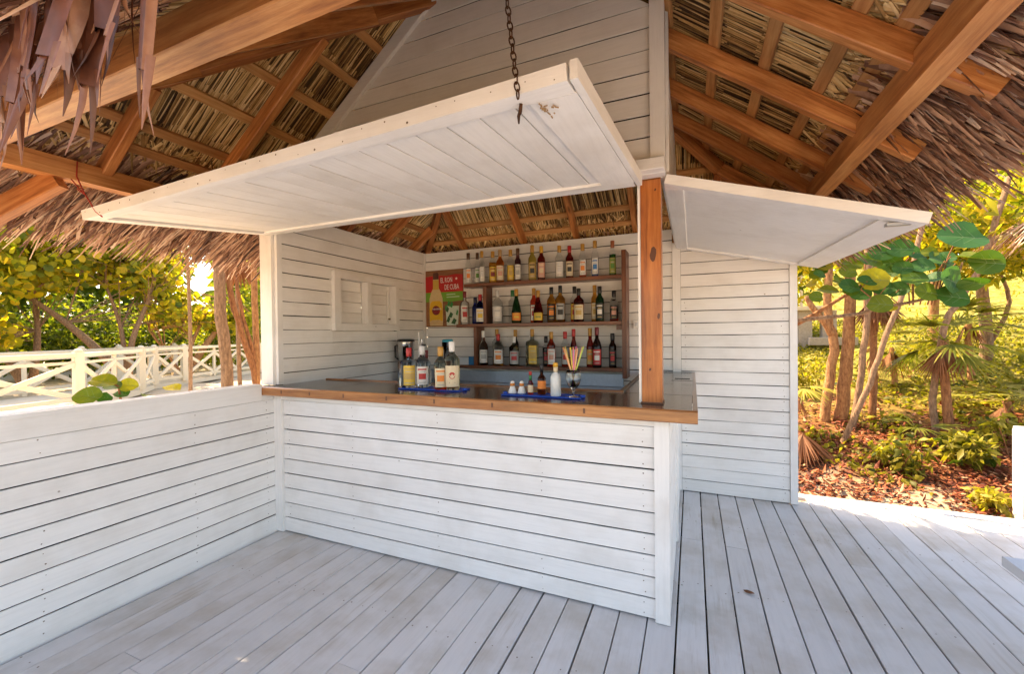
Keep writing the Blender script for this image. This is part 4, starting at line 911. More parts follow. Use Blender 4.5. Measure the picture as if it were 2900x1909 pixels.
am3 = math.atan2(-2.435, .844); B().lathe([(.0268, .035), (.0268, .083)], (-.844, 2.435, MZ), 8, am3 - 1.3, am3 + 1.3).obj('label', lm('orange'), db, True)
fb = thing('frosted_bottle', (-.742, 2.39, MZ), 'frosted white bottle with yellow cap and cream collar on the blue mat', 'bottle')
B().lathe([(.028, 0), (.031, .006), (.031, .112), (.024, .128), (.013, .138), (.012, .142)], (-.742, 2.39, MZ), 14).obj('body', solid('frosted_glass', (.62, .66, .68), .35), fb, True)
B().lathe([(.0135, .1425), (.0135, .172)], (-.742, 2.39, MZ), 12).obj('collar', lm('cream'), fb, True); B().lathe([(.0145, .1725), (.015, .192), (.012, .197)], (-.742, 2.39, MZ), 12).obj('cap', cm('yellow'), fb, True)
gx0, gy0 = -.635, 2.39
go = thing('goblet', (gx0, gy0, MZ), 'clear stemmed goblet holding a fan of drinking straws', 'glass')
gp = [(r_, z_ * 1.16) for r_, z_ in [(.034, 0), (.034, .002), (.006, .006), (.005, .03), (.012, .038), (.034, .060), (.045, .090), (.043, .118), (.038, .135), (.0368, .135), (.0415, .118), (.0435, .090), (.0325, .062), (.010, .043), (.0001, .041)]]
B().lathe(gp, (gx0, gy0, MZ), 20).obj('bowl', glass('glass_clear_thin', (.96, .98, .97), .01, 1.45), go, True)
SCOL = {'yellow': (.75, .62, .06), 'orange': (.85, .36, .12), 'pink': (.80, .20, .42), 'lime': (.55, .72, .10), 'peach': (.85, .50, .28), 'violet': (.42, .22, .55)}
for i, (cn, dx, dy) in enumerate((('orange', -.060, 0), ('yellow', -.052, .02), ('peach', -.045, -.015), ('orange', -.022, .01), ('yellow', -.012, -.01), ('orange', -.005, .02), ('pink', .006, -.012), ('violet', .022, .015), ('peach', .03, -.01), ('orange', .018, .0), ('lime', .062, .0), ('peach', .050, .012), ('pink', .012, .024))):
    p0 = Vector((gx0 - dx * .28, gy0 - dy * .3, MZ + .054)); p1 = Vector((gx0 + dx, gy0 + dy, MZ + .285 + random.uniform(-.008, .008)))
    o = B().tube([p0, p1], .0032, 7).obj('straw', solid('straw_' + cn, SCOL[cn], .4), None, True)
    tag(o, cn + ' drinking straw ' + ('tilted steeply' if abs(dx) > .045 else 'tilted a little' if abs(dx) > .02 else 'standing nearly upright') + (' towards the liquor bottles' if dx < 0 else ' towards the wooden post') + (' at the back' if dy > .005 else ' at the front' if dy < -.005 else '') + ' of the goblet', 'straw', 'drinking straws in the goblet')

sw = thing('switch_box', (-.49, 4.25, 1.53), 'small white switch box on the back wall beside the wooden post', 'switch')
B().box((-.525, 4.242, 1.535), (-.465, 4.2595, 1.615), .003).obj('box', solid('white_plastic', (.78, .77, .75), .4), sw); B().box((-.505, 4.236, 1.56), (-.485, 4.2415, 1.59), .002).obj('rocker', solid('white_card', (.62, .64, .66), .6), sw)
V, F, T_ = blades(np.array([[.262, 2.74, .006]]), np.array([[.8, -.5, .05]]), np.array([[0, 0, 1.]]), .06, .035, .1, (0, 0, 1), 3, .2, .3, 'leaf', np.array([.35]))
tag(meshobj('fallen_leaf', V, F, tonemat('deck_leaf', [(0, (.10, .04, .02)), (1, (.25, .11, .05))]), None, False, T_), 'single brown fallen leaf lying on the grey deck boards', 'leaf')
# back counter with appliances
wb = thing('back_counter', (-1.6, 3.85, 0), 'steel work counter under the liquor shelves behind the bar', 'counter')
STEEL = solid('brushed_steel', (.42, .47, .53), .32, .6, .5, .15)
B().box((-2.90, 3.55, .92), (-.62, 4.245, .955), .004).obj('worktop', STEEL, wb); B().box((-2.90, 4.225, .957), (-.62, 4.248, 1.085), .003).obj('splashback', STEEL, wb); B().box((-2.88, 3.6, .02), (-.64, 4.24, .918), .004).obj('cabinet', solid('grey_cabinet', (.34, .37, .40), .5), wb)
fz = thing('ice_chest', (-.95, 3.45, 0), 'pale grey-blue ice chest lid behind the counter below the shelves', 'ice chest')
CH = solid('pale_enamel', (.45, .50, .56), .35)
B().box((-1.25, 2.95, .02), (-.47, 3.52, .90), .01).obj('body', CH, fz); B().box((-1.265, 2.935, .902), (-.455, 3.53, .955), .012).obj('lid', CH, fz); B().box((-1.0, 2.925, .92), (-.8, 2.934, .94), .002).obj('handle', solid('black_iron', (.012, .012, .012), .5, .5), fz)
cr = thing('drip_tray', (-1.3, 3.05, .9), 'dark red-brown wooden tray lying behind the counter edge', 'tray')
tr_ = B(); tr_.box((-1.72, 2.80, 1.064), (-1.28, 3.02, 1.082), .004); tr_.obj('base', EDGE, cr); B().box((-1.72, 2.80, .02), (-1.28, 3.02, 1.062), .004).obj('stand', SHELF_Z, cr)
bl = thing('blender', (-2.70, 3.66, .956), 'drinks blender with tall steel jar and black lid against the side wall', 'blender')
bx, by = -2.775, 3.66
B().lathe([(.085, 0), (.088, .01), (.075, .14), (.06, .19), (.05, .235)], (bx, by, .956), 18).obj('base', solid('black_plastic', (.015, .015, .016), .3), bl, True)
B().lathe([(.05, .237), (.075, .25), (.088, .46), (.0885, .468)], (bx, by, .956), 20).obj('jar', solid('polished_steel', (.62, .60, .57), .14, 1.0, .5, .05), bl, True)
B().lathe([(.09, .469), (.092, .478), (.088, .492), (.04, .496)], (bx, by, .956), 18).obj('lid', solid('black_plastic', (.015, .015, .016), .3), bl, True)
B().tube([(bx - .085, by - .01, .956 + .44), (bx - .125, by - .02, .956 + .42), (bx - .12, by - .02, .956 + .30), (bx - .078, by - .01, .956 + .27)], .009, 8).obj('handle', solid('black_plastic', (.015, .015, .016), .3), bl, True)
jg = thing('jug', (-2.28, 3.70, .956), 'clear plastic jug with a turquoise lid behind the white rum', 'jug')
B().lathe([(.045, 0), (.05, .01), (.058, .46), (.056, .46), (.047, .014), (.0001, .012)], (-2.29, 3.70, .956), 16).obj('body', glass('clear_plastic', (.93, .95, .94), .08, 1.2), jg, True)
B().lathe([(.056, .461), (.058, .475), (.05, .488), (.02, .49)], (-2.29, 3.70, .956), 16).obj('lid', solid('turquoise_plastic', (.03, .32, .45), .4), jg, True)
tag(B().tube([(-2.615, 3.66, .957), (-2.612, 3.665, 1.52)], .008, 8).obj('stirring_rod', solid('white_plastic', (.78, .77, .75), .4)), 'thin upright white rod beside the blender in the hut corner', 'rod')
bxo = thing('carton', (-2.28, 4.15, 1.156), 'small white carton with a blue end on the bottom shelf beside the upright', 'box')
B().box((-2.375, 4.08, 1.1565), (-2.262, 4.20, 1.236), .002).obj('box', solid('white_card', (.62, .64, .66), .6), bxo); B().box((-2.2615, 4.085, 1.1565), (-2.20, 4.20, 1.245), .002).obj('end', solid('blue_card', (.02, .16, .36), .6), bxo)
pp = thing('paper_stack', (-2.55, 4.0, .956), 'stack of white papers lying on the steel counter', 'papers')
for i in range(4): B().box((-2.02 + .006 * i, 3.60, .9565 + i * .009), (-1.80 + .004 * i, 3.86, .9645 + i * .009)).obj('sheet', solid('white_card', (.62, .64, .66), .6), pp)

# ------------------------------------------------------------------ bench at the right edge, white post
bn = thing('bench', (1.6, 2.0, 0), 'low white bench whose corner shows at the deck edge', 'bench')
BW = painted('y', (.66, .67, .70), (.4, .38, .35), .2, 0, .5, 'bench')
for i in range(4): B().box((1.30 + i * .112, .9, .405), (1.408 + i * .112, 2.655, .45), .004).obj('seat_slat', BW, bn)
for x, y in ((1.62, 2.50), (1.72, 1.75), (1.62, 1.0)): B().box((x - .03, y - .03, .002), (x + .03, y + .03, .404), .003).obj('leg', BW, bn)
wpst = thing('gate_post', (2.46, 4.75, -.1), 'pale square post standing at the far deck edge by the leaf litter', 'post')
B().box((2.435, 4.72, -.16), (2.555, 4.84, .665), .006).obj('shaft', WALL_Z, wpst); B().box((2.438, 4.723, .666), (2.552, 4.837, .684), .004).obj('cap', WALL_Z, wpst)

# ------------------------------------------------------------------ vegetation
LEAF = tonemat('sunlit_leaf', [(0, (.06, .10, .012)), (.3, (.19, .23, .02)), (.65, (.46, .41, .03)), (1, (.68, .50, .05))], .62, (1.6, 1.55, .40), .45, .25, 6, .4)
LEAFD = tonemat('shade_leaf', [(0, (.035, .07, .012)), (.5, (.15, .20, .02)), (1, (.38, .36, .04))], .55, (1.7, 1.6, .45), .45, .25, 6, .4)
GRAPE = tonemat('sea_grape_leaf', [(0, (.05, .13, .04)), (.35, (.038, .10, .014)), (.7, (.13, .17, .014)), (1, (.45, .38, .03))], .32, (1.5, 1.6, .4), .5, .2, 30, .2)
PALML = tonemat('fan_palm_leaf', [(0, (.05, .08, .012)), (.5, (.18, .20, .025)), (1, (.46, .41, .08))], .5, (1.5, 1.5, .5), .4, .2, 20, .5)
DRYP = tonemat('dry_palm_leaf', [(0, (.10, .035, .014)), (.5, (.24, .10, .04)), (1, (.46, .28, .14))], .3, (1.3, 1, .7), .6, .3, 20, .3)
VEIN = solid('leaf_vein', (.17, .25, .08), .5)
LITTER = tonemat('fallen_leaf', [(0, (.035, .010, .006)), (.45, (.19, .042, .014)), (.75, (.34, .11, .035)), (1, (.52, .34, .18))], 0, None, .7, .2, 20, .3)
GRASS = tonemat('ground_leaf', [(0, (.03, .055, .008)), (.5, (.20, .18, .018)), (1, (.44, .36, .045))], .5, (1.5, 1.6, .45), .5, .2, 10, .3)
def bark(name, a, b_):
    m, N, L, bs = newmat(name); g = noise(N, L, coords(N, L, (5, 5, 1.6)), 9, 8, .7); r = ramp(N, [(.3, a), (.68, b_)]); L.new(g, r.inputs[0]); L.new(r.outputs[0], bs.inputs['Base Color']); bs.inputs['Roughness'].default_value = .9
    bump(N, L, g, bs, .9, .02); return m
BARK = bark('tan_bark', (.15, .05, .015), (.56, .29, .11)); BARKG = bark('grey_bark', (.11, .055, .028), (.40, .245, .135)); BARKR = bark('red_bark', (.13, .042, .015), (.44, .20, .075))
def smooth_path(P, k=3):
    P = [np.array(p, float) for p in P]; out = []
    for i in range(len(P) - 1):
        p0 = P[max(i - 1, 0)]; p1 = P[i]; p2 = P[i + 1]; p3 = P[min(i + 2, len(P) - 1)]
        for j in range(k):
            t = j / k; out.append(.5 * (2 * p1 + (p2 - p0) * t + (2 * p0 - 5 * p1 + 4 * p2 - p3) * t * t + (3 * p1 - p0 - 3 * p2 + p3) * t ** 3))
    out.append(P[-1]); return out
def limb(b, P, r0, r1, n=8, jit=.0):
    Q = smooth_path(P); m = len(Q)
    b.tube([tuple(q_ + RNG.normal(0, jit, 3)) for q_ in Q], [r0 + (r1 - r0) * i / (m - 1) for i in range(m)], n)
def crown_pts(blobs, n_):
    w_ = np.array([b_[3] * b_[4] * b_[5] for b_ in blobs]); w_ = w_ ** .7; w_ /= w_.sum(); out = []
    for b_, k in zip(blobs, RNG.multinomial(n_, w_)):
        v = rand_dir(k) * (RNG.random(k) ** .45)[:, None]
        out.append(np.array(b_[:3]) + v * np.array(b_[3:6]))
    P = np.concatenate(out)
    # thin the crown with holes so that things behind show through
    f = np.sin(P[:, 0] * 4.1 + 1) * np.sin(P[:, 1] * 3.7 + 2) * np.sin(P[:, 2] * 5.3) + .5 * np.sin(P[:, 0] * 9.7) * np.sin(P[:, 2] * 8.9 + P[:, 1] * 6)
    return P[f > -.28]
def crown(name, blobs, n_, size, mat, parent, kind='leaf', dark=0.0):
    P = crown_pts(blobs, n_); k = len(P); nn = rand_dir(k) + np.array([0, 0, .35])
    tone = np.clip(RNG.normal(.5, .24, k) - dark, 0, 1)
    s_ = size * RNG.uniform(.65, 1.25, k)
    if kind == 'round': V, F, T_ = discs(P, nn, s_ * .5, tone, 8)
    else: V, F, T_ = blades(P, rand_dir(k), nn, s_, s_ * .5, .25, (0, 0, -1), 2, .2, .2, 'leaf', tone)
    return meshobj(name, V, F, mat, parent, False, T_)
def tree(name, base, limbs, blobs, n_, size, lmat, bmat, label, group=None, kind='leaf', cat='tree', dark=0.0, twigs=0):
    t = thing(name, base, label, cat, group)
    b = B(); limb(b, limbs[0][0], limbs[0][1], limbs[0][2]); b.obj('trunk', bmat, t, True)
    for P, r0, r1 in limbs[1:]:
        b = B(); limb(b, P, r0, r1); b.obj('limb', bmat, t, True)
    if twigs and blobs:
        b = B()
        for i in range(twigs):
            bb = blobs[i % len(blobs)]; c = np.array(bb[:3]); L_ = limbs[i % len(limbs)][0]; s_ = np.array(L_[-1 - (i % 2)]); e = c + rand_dir(1)[0] * np.array(bb[3:6]) * .8
            mid_ = (s_ + e) / 2 + RNG.normal(0, .12, 3); b.tube([tuple(s_), tuple(mid_), tuple(e)], [.016, .010, .005], 5)
        b.obj('twigs', bmat, t)
    if n_: crown('crown', blobs, n_, size, lmat, t, kind, dark)
    return t
# left: sea grape scrub beyond the boardwalk
def z_at(x, y): return float(hill(x, y))
GS = 'sea grape trees beyond the boardwalk fence'
def px(a, d):      # point on the bearing a (degrees left of straight out from the deck), d metres off
    return np.array([-math.sin(R(a)) * d, math.cos(R(a)) * d])
def shrub(name, a, d, limbs, blobs, n_, size, lmat, bmat, label, **k):
    x, y = px(a, d); zz = z_at(x, y)
    u = np.array([math.cos(R(a)), math.sin(R(a)), 0]); v = np.array([-math.sin(R(a)), math.cos(R(a)), 0]); o = np.array([x, y, zz])
    f = lambda p: tuple(o + u * p[0] + v * p[1] + np.array([0, 0, p[2]]))
    L_ = [([f(p) for p in P], r0, r1) for P, r0, r1 in limbs]; Bl = [(*f(b_[:3]), *b_[3:]) for b_ in blobs]
    return tree(name, (x, y, zz), L_, Bl, n_, size, lmat, bmat, label, **k)
shrub('sea_grape_tree', 72, 17.2, [([(0, 0, 0), (-.5, 0, 1.2), (-1.6, 0, 2.4), (-2.6, 0, 3.2)], .14, .04), ([(.1, 0, .3), (.2, .1, 1.6), (.1, .1, 2.9)], .10, .03)], [(-2.2, 0, 3.6, 2.0, 1.6, 1.3), (.2, .3, 4.2, 2.0, 1.6, 1.5), (-.6, -.2, 5.2, 1.8, 1.5, 1.2), (-1.2, .2, 1.6, 1.3, 1.2, .8)], 7600, .17, LEAF, BARKG, 'leaning sea grape tree at the edge of the picture behind the fence', group=GS, kind='round', twigs=46)
shrub('sea_grape_tree', 65.5, 16.8, [([(0, 0, 0), (-.5, 0, .9), (-1.2, 0, 1.8), (-1.9, 0, 2.5)], .15, .05), ([(.05, 0, .2), (.15, 0, 1.3), (.5, 0, 2.4), (.7, 0, 3.2)], .10, .03), ([(0, 0, .4), (-.1, .2, 1.7), (-.4, .2, 2.9)], .08, .03)], [(-1.7, 0, 3.6, 1.7, 1.4, 1.2), (.4, .2, 3.9, 1.7, 1.4, 1.3), (-.4, .3, 5.1, 2.0, 1.5, 1.2), (1.2, .4, 2.4, .9, .9, .6)], 6800, .165, LEAF, BARKG, 'sea grape tree with forked grey trunk behind the middle of the fence', group=GS, kind='round', twigs=50)
shrub('sea_grape_tree', 60.8, 17.6, [([(0, 0, 0), (.5, 0, 1.0), (1.1, 0, 1.9), (1.6, 0, 2.5)], .13, .04), ([(-.1, 0, .1), (.2, .1, 1.2), (.6, .1, 2.2)], .09, .03), ([(0, 0, 0), (-.5, 0, .9), (-.9, 0, 1.6)], .05, .02)], [(-1.35, 0, 3.8, 1.0, 1.1, 1.1), (-1.8, .2, 4.9, 1.3, 1.2, 1.1), (1.2, .2, 1.9, .9, .9, .5), (-.2, .3, 2.0, .8, .8, .5)], 4300, .16, LEAF, BARK, 'sea grape tree with tan limbs spreading beside the bright gap of sky', group=GS, kind='round', twigs=46)
shrub('sea_grape_tree', 79, 15.8, [([(0, 0, 0), (.3, 0, 1.2), (1.0, 0, 2.3)], .13, .04)], [(.6, 0, 3.0, 1.8, 1.4, 1.5), (-.6, 0, 4.2, 1.8, 1.4, 1.5), (.8, .3, 1.3, 1.2, 1.0, .8)], 6000, .18, LEAF, BARKG, 'dense sea grape tree at the far end of the fence', group=GS, kind='round', twigs=26)
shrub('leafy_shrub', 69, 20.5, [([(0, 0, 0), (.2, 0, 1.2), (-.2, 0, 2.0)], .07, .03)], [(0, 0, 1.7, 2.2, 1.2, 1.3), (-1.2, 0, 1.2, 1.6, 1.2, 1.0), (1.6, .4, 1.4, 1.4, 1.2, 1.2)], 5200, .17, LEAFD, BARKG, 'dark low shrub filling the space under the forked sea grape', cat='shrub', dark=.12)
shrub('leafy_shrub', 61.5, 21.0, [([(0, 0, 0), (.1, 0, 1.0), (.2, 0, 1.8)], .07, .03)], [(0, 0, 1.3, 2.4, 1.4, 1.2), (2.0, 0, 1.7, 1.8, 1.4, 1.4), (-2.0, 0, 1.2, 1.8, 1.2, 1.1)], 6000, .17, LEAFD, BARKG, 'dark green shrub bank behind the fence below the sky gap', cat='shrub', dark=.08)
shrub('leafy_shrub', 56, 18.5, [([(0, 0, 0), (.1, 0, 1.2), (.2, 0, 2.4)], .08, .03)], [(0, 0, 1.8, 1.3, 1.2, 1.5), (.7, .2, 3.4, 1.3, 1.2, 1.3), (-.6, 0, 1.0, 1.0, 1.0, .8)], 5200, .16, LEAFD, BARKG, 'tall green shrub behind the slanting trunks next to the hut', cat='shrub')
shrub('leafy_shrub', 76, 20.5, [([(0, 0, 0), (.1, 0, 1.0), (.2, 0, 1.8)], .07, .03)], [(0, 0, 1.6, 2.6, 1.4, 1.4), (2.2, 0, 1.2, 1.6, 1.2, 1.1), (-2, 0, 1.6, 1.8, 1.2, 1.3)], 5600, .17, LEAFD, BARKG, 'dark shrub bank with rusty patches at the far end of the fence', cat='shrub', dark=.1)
def woods():
    parts = []
    for a0, a1, d, h0, h1, n_ in ((61.6, 92, 27, .2, 8.0, 4200), (53, 57.8, 27, .2, 8.5, 1300), (57, 62.5, 27, .2, 2.8, 1100), (38, 56, 34, .5, 9, 2200)):
        a = R(1) * RNG.uniform(a0, a1, n_); dd = d + RNG.normal(0, 1.4, n_); zz = h0 + (h1 - h0) * RNG.random(n_) ** .9
        P = np.stack([-np.sin(a) * dd, np.cos(a) * dd, zz], 1)
        parts.append(blades(P, rand_dir(n_), rand_dir(n_), RNG.uniform(.5, .95, n_), RNG.uniform(.3, .5, n_), .2, (0, 0, -1), 2, .2, .2, 'leaf', np.clip(RNG.normal(.4, .22, n_), 0, 1)))
    for x0, x1, y, h0, h1, n_ in ((-1, 24, 31, 3.2, 12.5, 5200),):
        X = RNG.uniform(x0, x1, n_); Y = y + RNG.normal(0, 2, n_); Z = h0 + (h1 - h0) * RNG.random(n_)
        parts.append(blades(np.stack([X, Y, Z], 1), rand_dir(n_), rand_dir(n_), RNG.uniform(.5, 1.0, n_), RNG.uniform(.3, .55, n_), .2, (0, 0, -1), 2, .2, .2, 'leaf', np.clip(RNG.normal(.5, .25, n_), 0, 1)))
    V, F, T_ = joined(parts); o = meshobj('distant_wood', V, F, LEAFD, None, False, T_); tag(o, 'mass of woodland foliage far behind the clearing and the fence', 'woodland', kind='stuff')
woods()
# trunks between the low wall and the boardwalk
GT_ = 'slim trunks standing just outside the low wall'
def lean(name, P, r0, r1, mat, label, extra=None, blobs=None, n_=0):
    t = thing(name, (P[0][0], P[0][1], z_at(P[0][0], P[0][1])), label, 'tree', GT_)
    P = [(P[0][0], P[0][1], z_at(P[0][0], P[0][1]) - .05)] + list(P); b = B(); limb(b, P, r0, r1, 10, .004); b.obj('trunk', mat, t, True)
    if extra:
        for Q in extra: b = B(); limb(b, Q, r0 * .7, r1 * .6, 7, .004); b.obj('limb', mat, t, True)
    if n_: crown('crown', blobs, n_ * 3, .11, LEAF, t, 'round')
    return t
lean('palm_tree', [(-5.0, 3.241, .83), (-5, 3.227, 1.16), (-5, 3.183, 1.71), (-5, 3.158, 2.2), (-5.0, 3.15, 3.4)], .066, .056, BARKG, 'smooth grey ringed palm trunk just outside the low wall')
lean('slanting_tree', [(-5.0, 3.60, .84), (-5, 3.459, 1.404), (-5, 3.335, 1.816), (-5, 3.266, 2.216), (-5.05, 3.30, 2.9)], .040, .028, BARKR, 'reddish double trunk slanting towards the palm outside the wall', [[(-5.02, 3.64, .5), (-5.0, 3.565, 1.25), (-5, 3.44, 1.72), (-5, 3.366, 2.13), (-5.1, 3.30, 2.7)]], [(-5.2, 3.2, 3.9, 1.0, 1.0, .6), (-4.9, 1.9, 4.1, 1.1, 1.2, .6), (-4.8, .5, 4.2, 1.1, 1.2, .6), (-4.7, -.6, 4.2, 1.1, 1.0, .6)], 2600)  # outer crown blobs added unseen above the eave to shade the deck
lean('thin_tree', [(-5.0, 3.60, .836), (-5, 3.602, 1.4), (-5, 3.589, 1.935), (-5.0, 3.577, 2.47), (-5.1, 3.5, 3.2)], .040, .032, BARK, 'straight thin tan trunk next to the white corner post', None, [(-5.2, 3.6, 3.9, .9, .9, .6)], 300)
def fan(P, d, up, L_, n_, tone, droop=.3, spread=2.3, w_=.03):
    """one fan leaf: blades radiating from the tip of the stalk"""
    d = np.array(d, float); d /= np.linalg.norm(d); up = np.array(up, float); s_ = np.cross(d, up); s_ /= np.linalg.norm(s_); 
    th = np.linspace(-spread / 2 * 1.0, spread / 2, n_) + RNG.normal(0, .02, n_)
    dd = d[None] * np.cos(th)[:, None] + s_[None] * np.sin(th)[:, None]
    return blades(np.repeat(np.array(P, float)[None], n_, 0) , dd, np.repeat(np.cross(s_, d)[None], n_, 0), L_ * RNG.uniform(.85, 1.05, n_) * (1 - .12 * np.abs(th)), w_, droop * RNG.uniform(.6, 1.3, n_), (0, 0, -1), 4, .12, .25, 'blade', np.clip(tone + RNG.normal(0, .12, n_), 0, 1))
def fanpalm(base, top, label, nl=9, L_=.5, mat=None, r0=.05, tm=None, elev=(-.2, .9), petiole=.35, dry=0, group='fan palms in the garden', tone=.6):
    t = thing('fan_palm', base, label, 'palm', group)
    top = np.array(top, float); b = B(); limb(b, [tuple(np.array(base) - np.array([0, 0, .08])), tuple((np.array(base) + top) / 2 + RNG.normal(0, .02, 3)), tuple(top)], r0, r0 * .75, 8, .005); b.obj('trunk', tm or BARKR, t, True)
    for i in range(nl):
        a = 2 * math.pi * (i + RNG.uniform(-.25, .25)) / nl; e = RNG.uniform(*elev)
        d = np.array([math.cos(a) * math.cos(e), math.sin(a) * math.cos(e), math.sin(e)]); p = top + d * petiole
        v1, f1, t1 = fan(p, d, (0, 0, 1), L_, 17, tone + RNG.normal(0, .1), RNG.uniform(.15, .5))
        v2, f2, t2 = blades(np.array([top]), np.array([p - top]), np.array([[0, 0, 1.]]), petiole, .016, 0, (0, 0, -1), 4, .9, .3, 'blade', np.array([tone]))
        V, F, T_ = joined([(v1, f1, t1), (v2, f2, t2)]); meshobj('frond', V, F, PALML, t, False, T_)
    for i in range(dry):
        a = 2 * math.pi * i / dry + RNG.uniform(-.3, .3); d = np.array([math.cos(a) * .35, math.sin(a) * .35, -1.0]); p = top + d * .1
        V, F, T_ = fan(p, d, (math.cos(a), math.sin(a), .2), L_ * .9, 13, .5, .1, 1.5); meshobj('dry_frond', V, F, DRYP, t, False, T_)
    return t
fanpalm((-7.95, 4.5, .1), (-7.9, 4.45, 3.5), 'fan palm with drooping leaves hanging into the sky gap', 13, .75, None, .032, BARKG, (-.9, .3), .4, 4, 'fan palms beyond the low wall', .45)
fanpalm((-5.8, 3.95, .1), (-5.65, 3.82, 2.7), 'palm with a dry brown skirt of leaves beside the hut corner', 5, .5, None, .03, BARKG, (-.1, .7), .3, 9, 'fan palms beyond the low wall', .5)
# boardwalk and its two fences
FP = painted('x', (.74, .64, .47), (.5, .38, .25), .2, 0, .55, 'fence')
NEAR = [(-9.35, .2), (-9.9, 2.3), (-10.33, 4.0), (-12.0, 5.76), (-12.85, 6.45), (-13.2, 7.35), (-14.75, 10.7), (-16.3, 14.2)]
FAR_ = [(-11.3, -.4), (-12.0, 2.0), (-13.4, 5.25), (-14.6, 6.5), (-15.6, 8.4), (-16.6, 11.0), (-18.0, 14.8)]
WZ = .27
b = B()
for i in range(len(NEAR) - 1):
    j = min(i, len(FAR_) - 2); a0, a1, c1, c0_ = NEAR[i], NEAR[i + 1], FAR_[min(i + 1, len(FAR_) - 1)], FAR_[min(i, len(FAR_) - 1)]
bw = [(*p, WZ) for p in NEAR] + [(*p, WZ) for p in FAR_[::-1]]; n = len(bw)
b.add(bw + [(x, y, WZ - .12) for x, y, _ in bw], [tuple(range(n)), tuple(range(2 * n - 1, n - 1, -1))] + [(i, n + i, n + (i + 1) % n, (i + 1) % n) for i in range(n)])
wk = b.obj('boardwalk', painted('y', (.70, .60, .45), (.45, .34, .22), .3, 0, .6, 'walk')); tag(wk, kind='structure')
b = B(); b.add([(x, y, z_) for z_ in (.20, .08) for x, y in ((-4.1, 1.0), (-9.3, .2), (-9.9, 2.3), (-10.3, 4.0), (-9.2, 6.2), (-6.5, 4.2), (-4.6, 2.6))], [tuple(range(7)), tuple(range(13, 6, -1))] + [(i, 7 + i, 7 + (i + 1) % 7, (i + 1) % 7) for i in range(7)])
tag(b.obj('paved_path', painted('y', (.62, .55, .45), (.45, .36, .26), .4, 0, .7, 'path')), kind='structure')
def xfence(name, pts, label, hgt=.95):
    t = thing(name, (*pts[len(pts) // 2], WZ), label, 'fence', 'white fences along the boardwalk')
    for x, y in pts:
        B().box((x - .065, y - .065, WZ), (x + .065, y + .065, WZ + hgt + .03), .006).obj('post', FP, t)
        B().lathe([(.058, 0), (.062, .02), (.045, .05), (.0, .062)], (x, y, WZ + hgt + .03), 10).obj('post_cap', FP, t, True)
    for (xa, ya), (xb, yb) in zip(pts[:-1], pts[1:]):
        d = Vector((xb - xa, yb - ya, 0)); L_ = d.length; d.normalize(); a, c = Vector((xa, ya, WZ)) + d * .056, Vector((xb, yb, WZ)) - d * .056
        for z_, h_, w_ in ((hgt - .03, .075, .11), (hgt - .17, .05, .045), (.12, .075, .05)): B().beam(a + Vector((0, 0, z_)), c + Vector((0, 0, z_)), w_, h_).obj('rail', FP, t)
        m = max(1, round(L_ / 1.3))
        for k in range(m):
            p, q_ = a + (c - a) * (k / m), a + (c - a) * ((k + 1) / m); nrm = d.cross(Vector((0, 0, 1))) * .019
            B().beam(p + Vector((0, 0, .15)) + nrm, q_ + Vector((0, 0, hgt - .19)) + nrm, .038, .085).obj('brace', FP, t); B().beam(p + Vector((0, 0, hgt - .19)) - nrm, q_ + Vector((0, 0, .15)) - nrm, .038, .085).obj('brace', FP, t)
            if k: B().box((p.x - .03, p.y - .03, WZ + .02), (p.x + .03, p.y + .03, WZ + hgt - .05), .003).obj('baluster', FP, t)
xfence('railing_fence', NEAR, 'cream cross-braced fence on the near side of the boardwalk'); xfence('railing_fence', FAR_, 'cream cross-braced fence on the far side of the boardwalk')
# young sea grape leaves peeping over the low wall
def grape_leaf(c, r_, nrm, tone, parent, mat=GRAPE):
    c = np.array(c, float); nrm = np.array(nrm, float); nrm /= np.linalg.norm(nrm); a = np.cross(nrm, [0.2, .1, 1]); a /= np.linalg.norm(a); b_ = np.cross(nrm, a); n = 16; V = [c]
    ph = RNG.uniform(0, 6.28)
    for i in range(n):
        t = 2 * math.pi * i / n; rr = r_ * (1 - .16 * (math.cos(t - ph) > .92)) * (1 + .03 * math.sin(3 * t)); x, y = math.cos(t) * rr * 1.06, math.sin(t) * rr * .92
        V.append(c + a * x + b_ * y + nrm * (abs(y) * .22 + .05 * r_ * math.sin(t * 3)))
    F = [(0, 1 + i, 1 + (i + 1) % n) for i in range(n)]
    o = meshobj('leaf', V, F, mat, parent, False, np.full(n, tone) + RNG.normal(0, .02, n))
    vb_ = B(); dn = nrm * .0025
    for t0, t1, q0, wv in ((0, 0, -.95, .018), (0, .62, -.5, .011), (0, -.62, -.5, .011), (0, .66, -.05, .011), (0, -.66, -.05, .011)):
        p = c + a * (q0 * r_) + dn; e_ = c + a * ((q0 + 1.85) * r_ if t1 == 0 else (q0 + .55) * r_) + b_ * (t1 * r_) + nrm * (abs(t1) * r_ * .26) + dn; w2 = np.cross(nrm, e_ - p); w2 = w2 / np.linalg.norm(w2) * wv * r_ * .9
        vb_.add([p - w2, p + w2, e_ + w2 * .4, e_ - w2 * .4], [(0, 1, 2, 3)])
    o2 = vb_.obj('vein', VEIN, o)
    return o
pl = thing('sea_grape_plant', (-3.3, 1.45, -.1), 'young sea grape plant with round green leaves over the low wall', 'plant')
b = B(); b.tube([(-3.3, 1.47, -.15), (-3.3, 1.47, .8), (-3.27, 1.46, 1.12), (-3.25, 1.44, 1.2), (-3.25, 1.40, 1.235)], [.012, .010, .007, .005, .004], 6); b.tube([(-3.3, 1.5, .8), (-3.26, 1.7, 1.06), (-3.25, 1.745, 1.12)], [.008, .005, .004], 6); b.obj('stem', BARKR, pl, True)
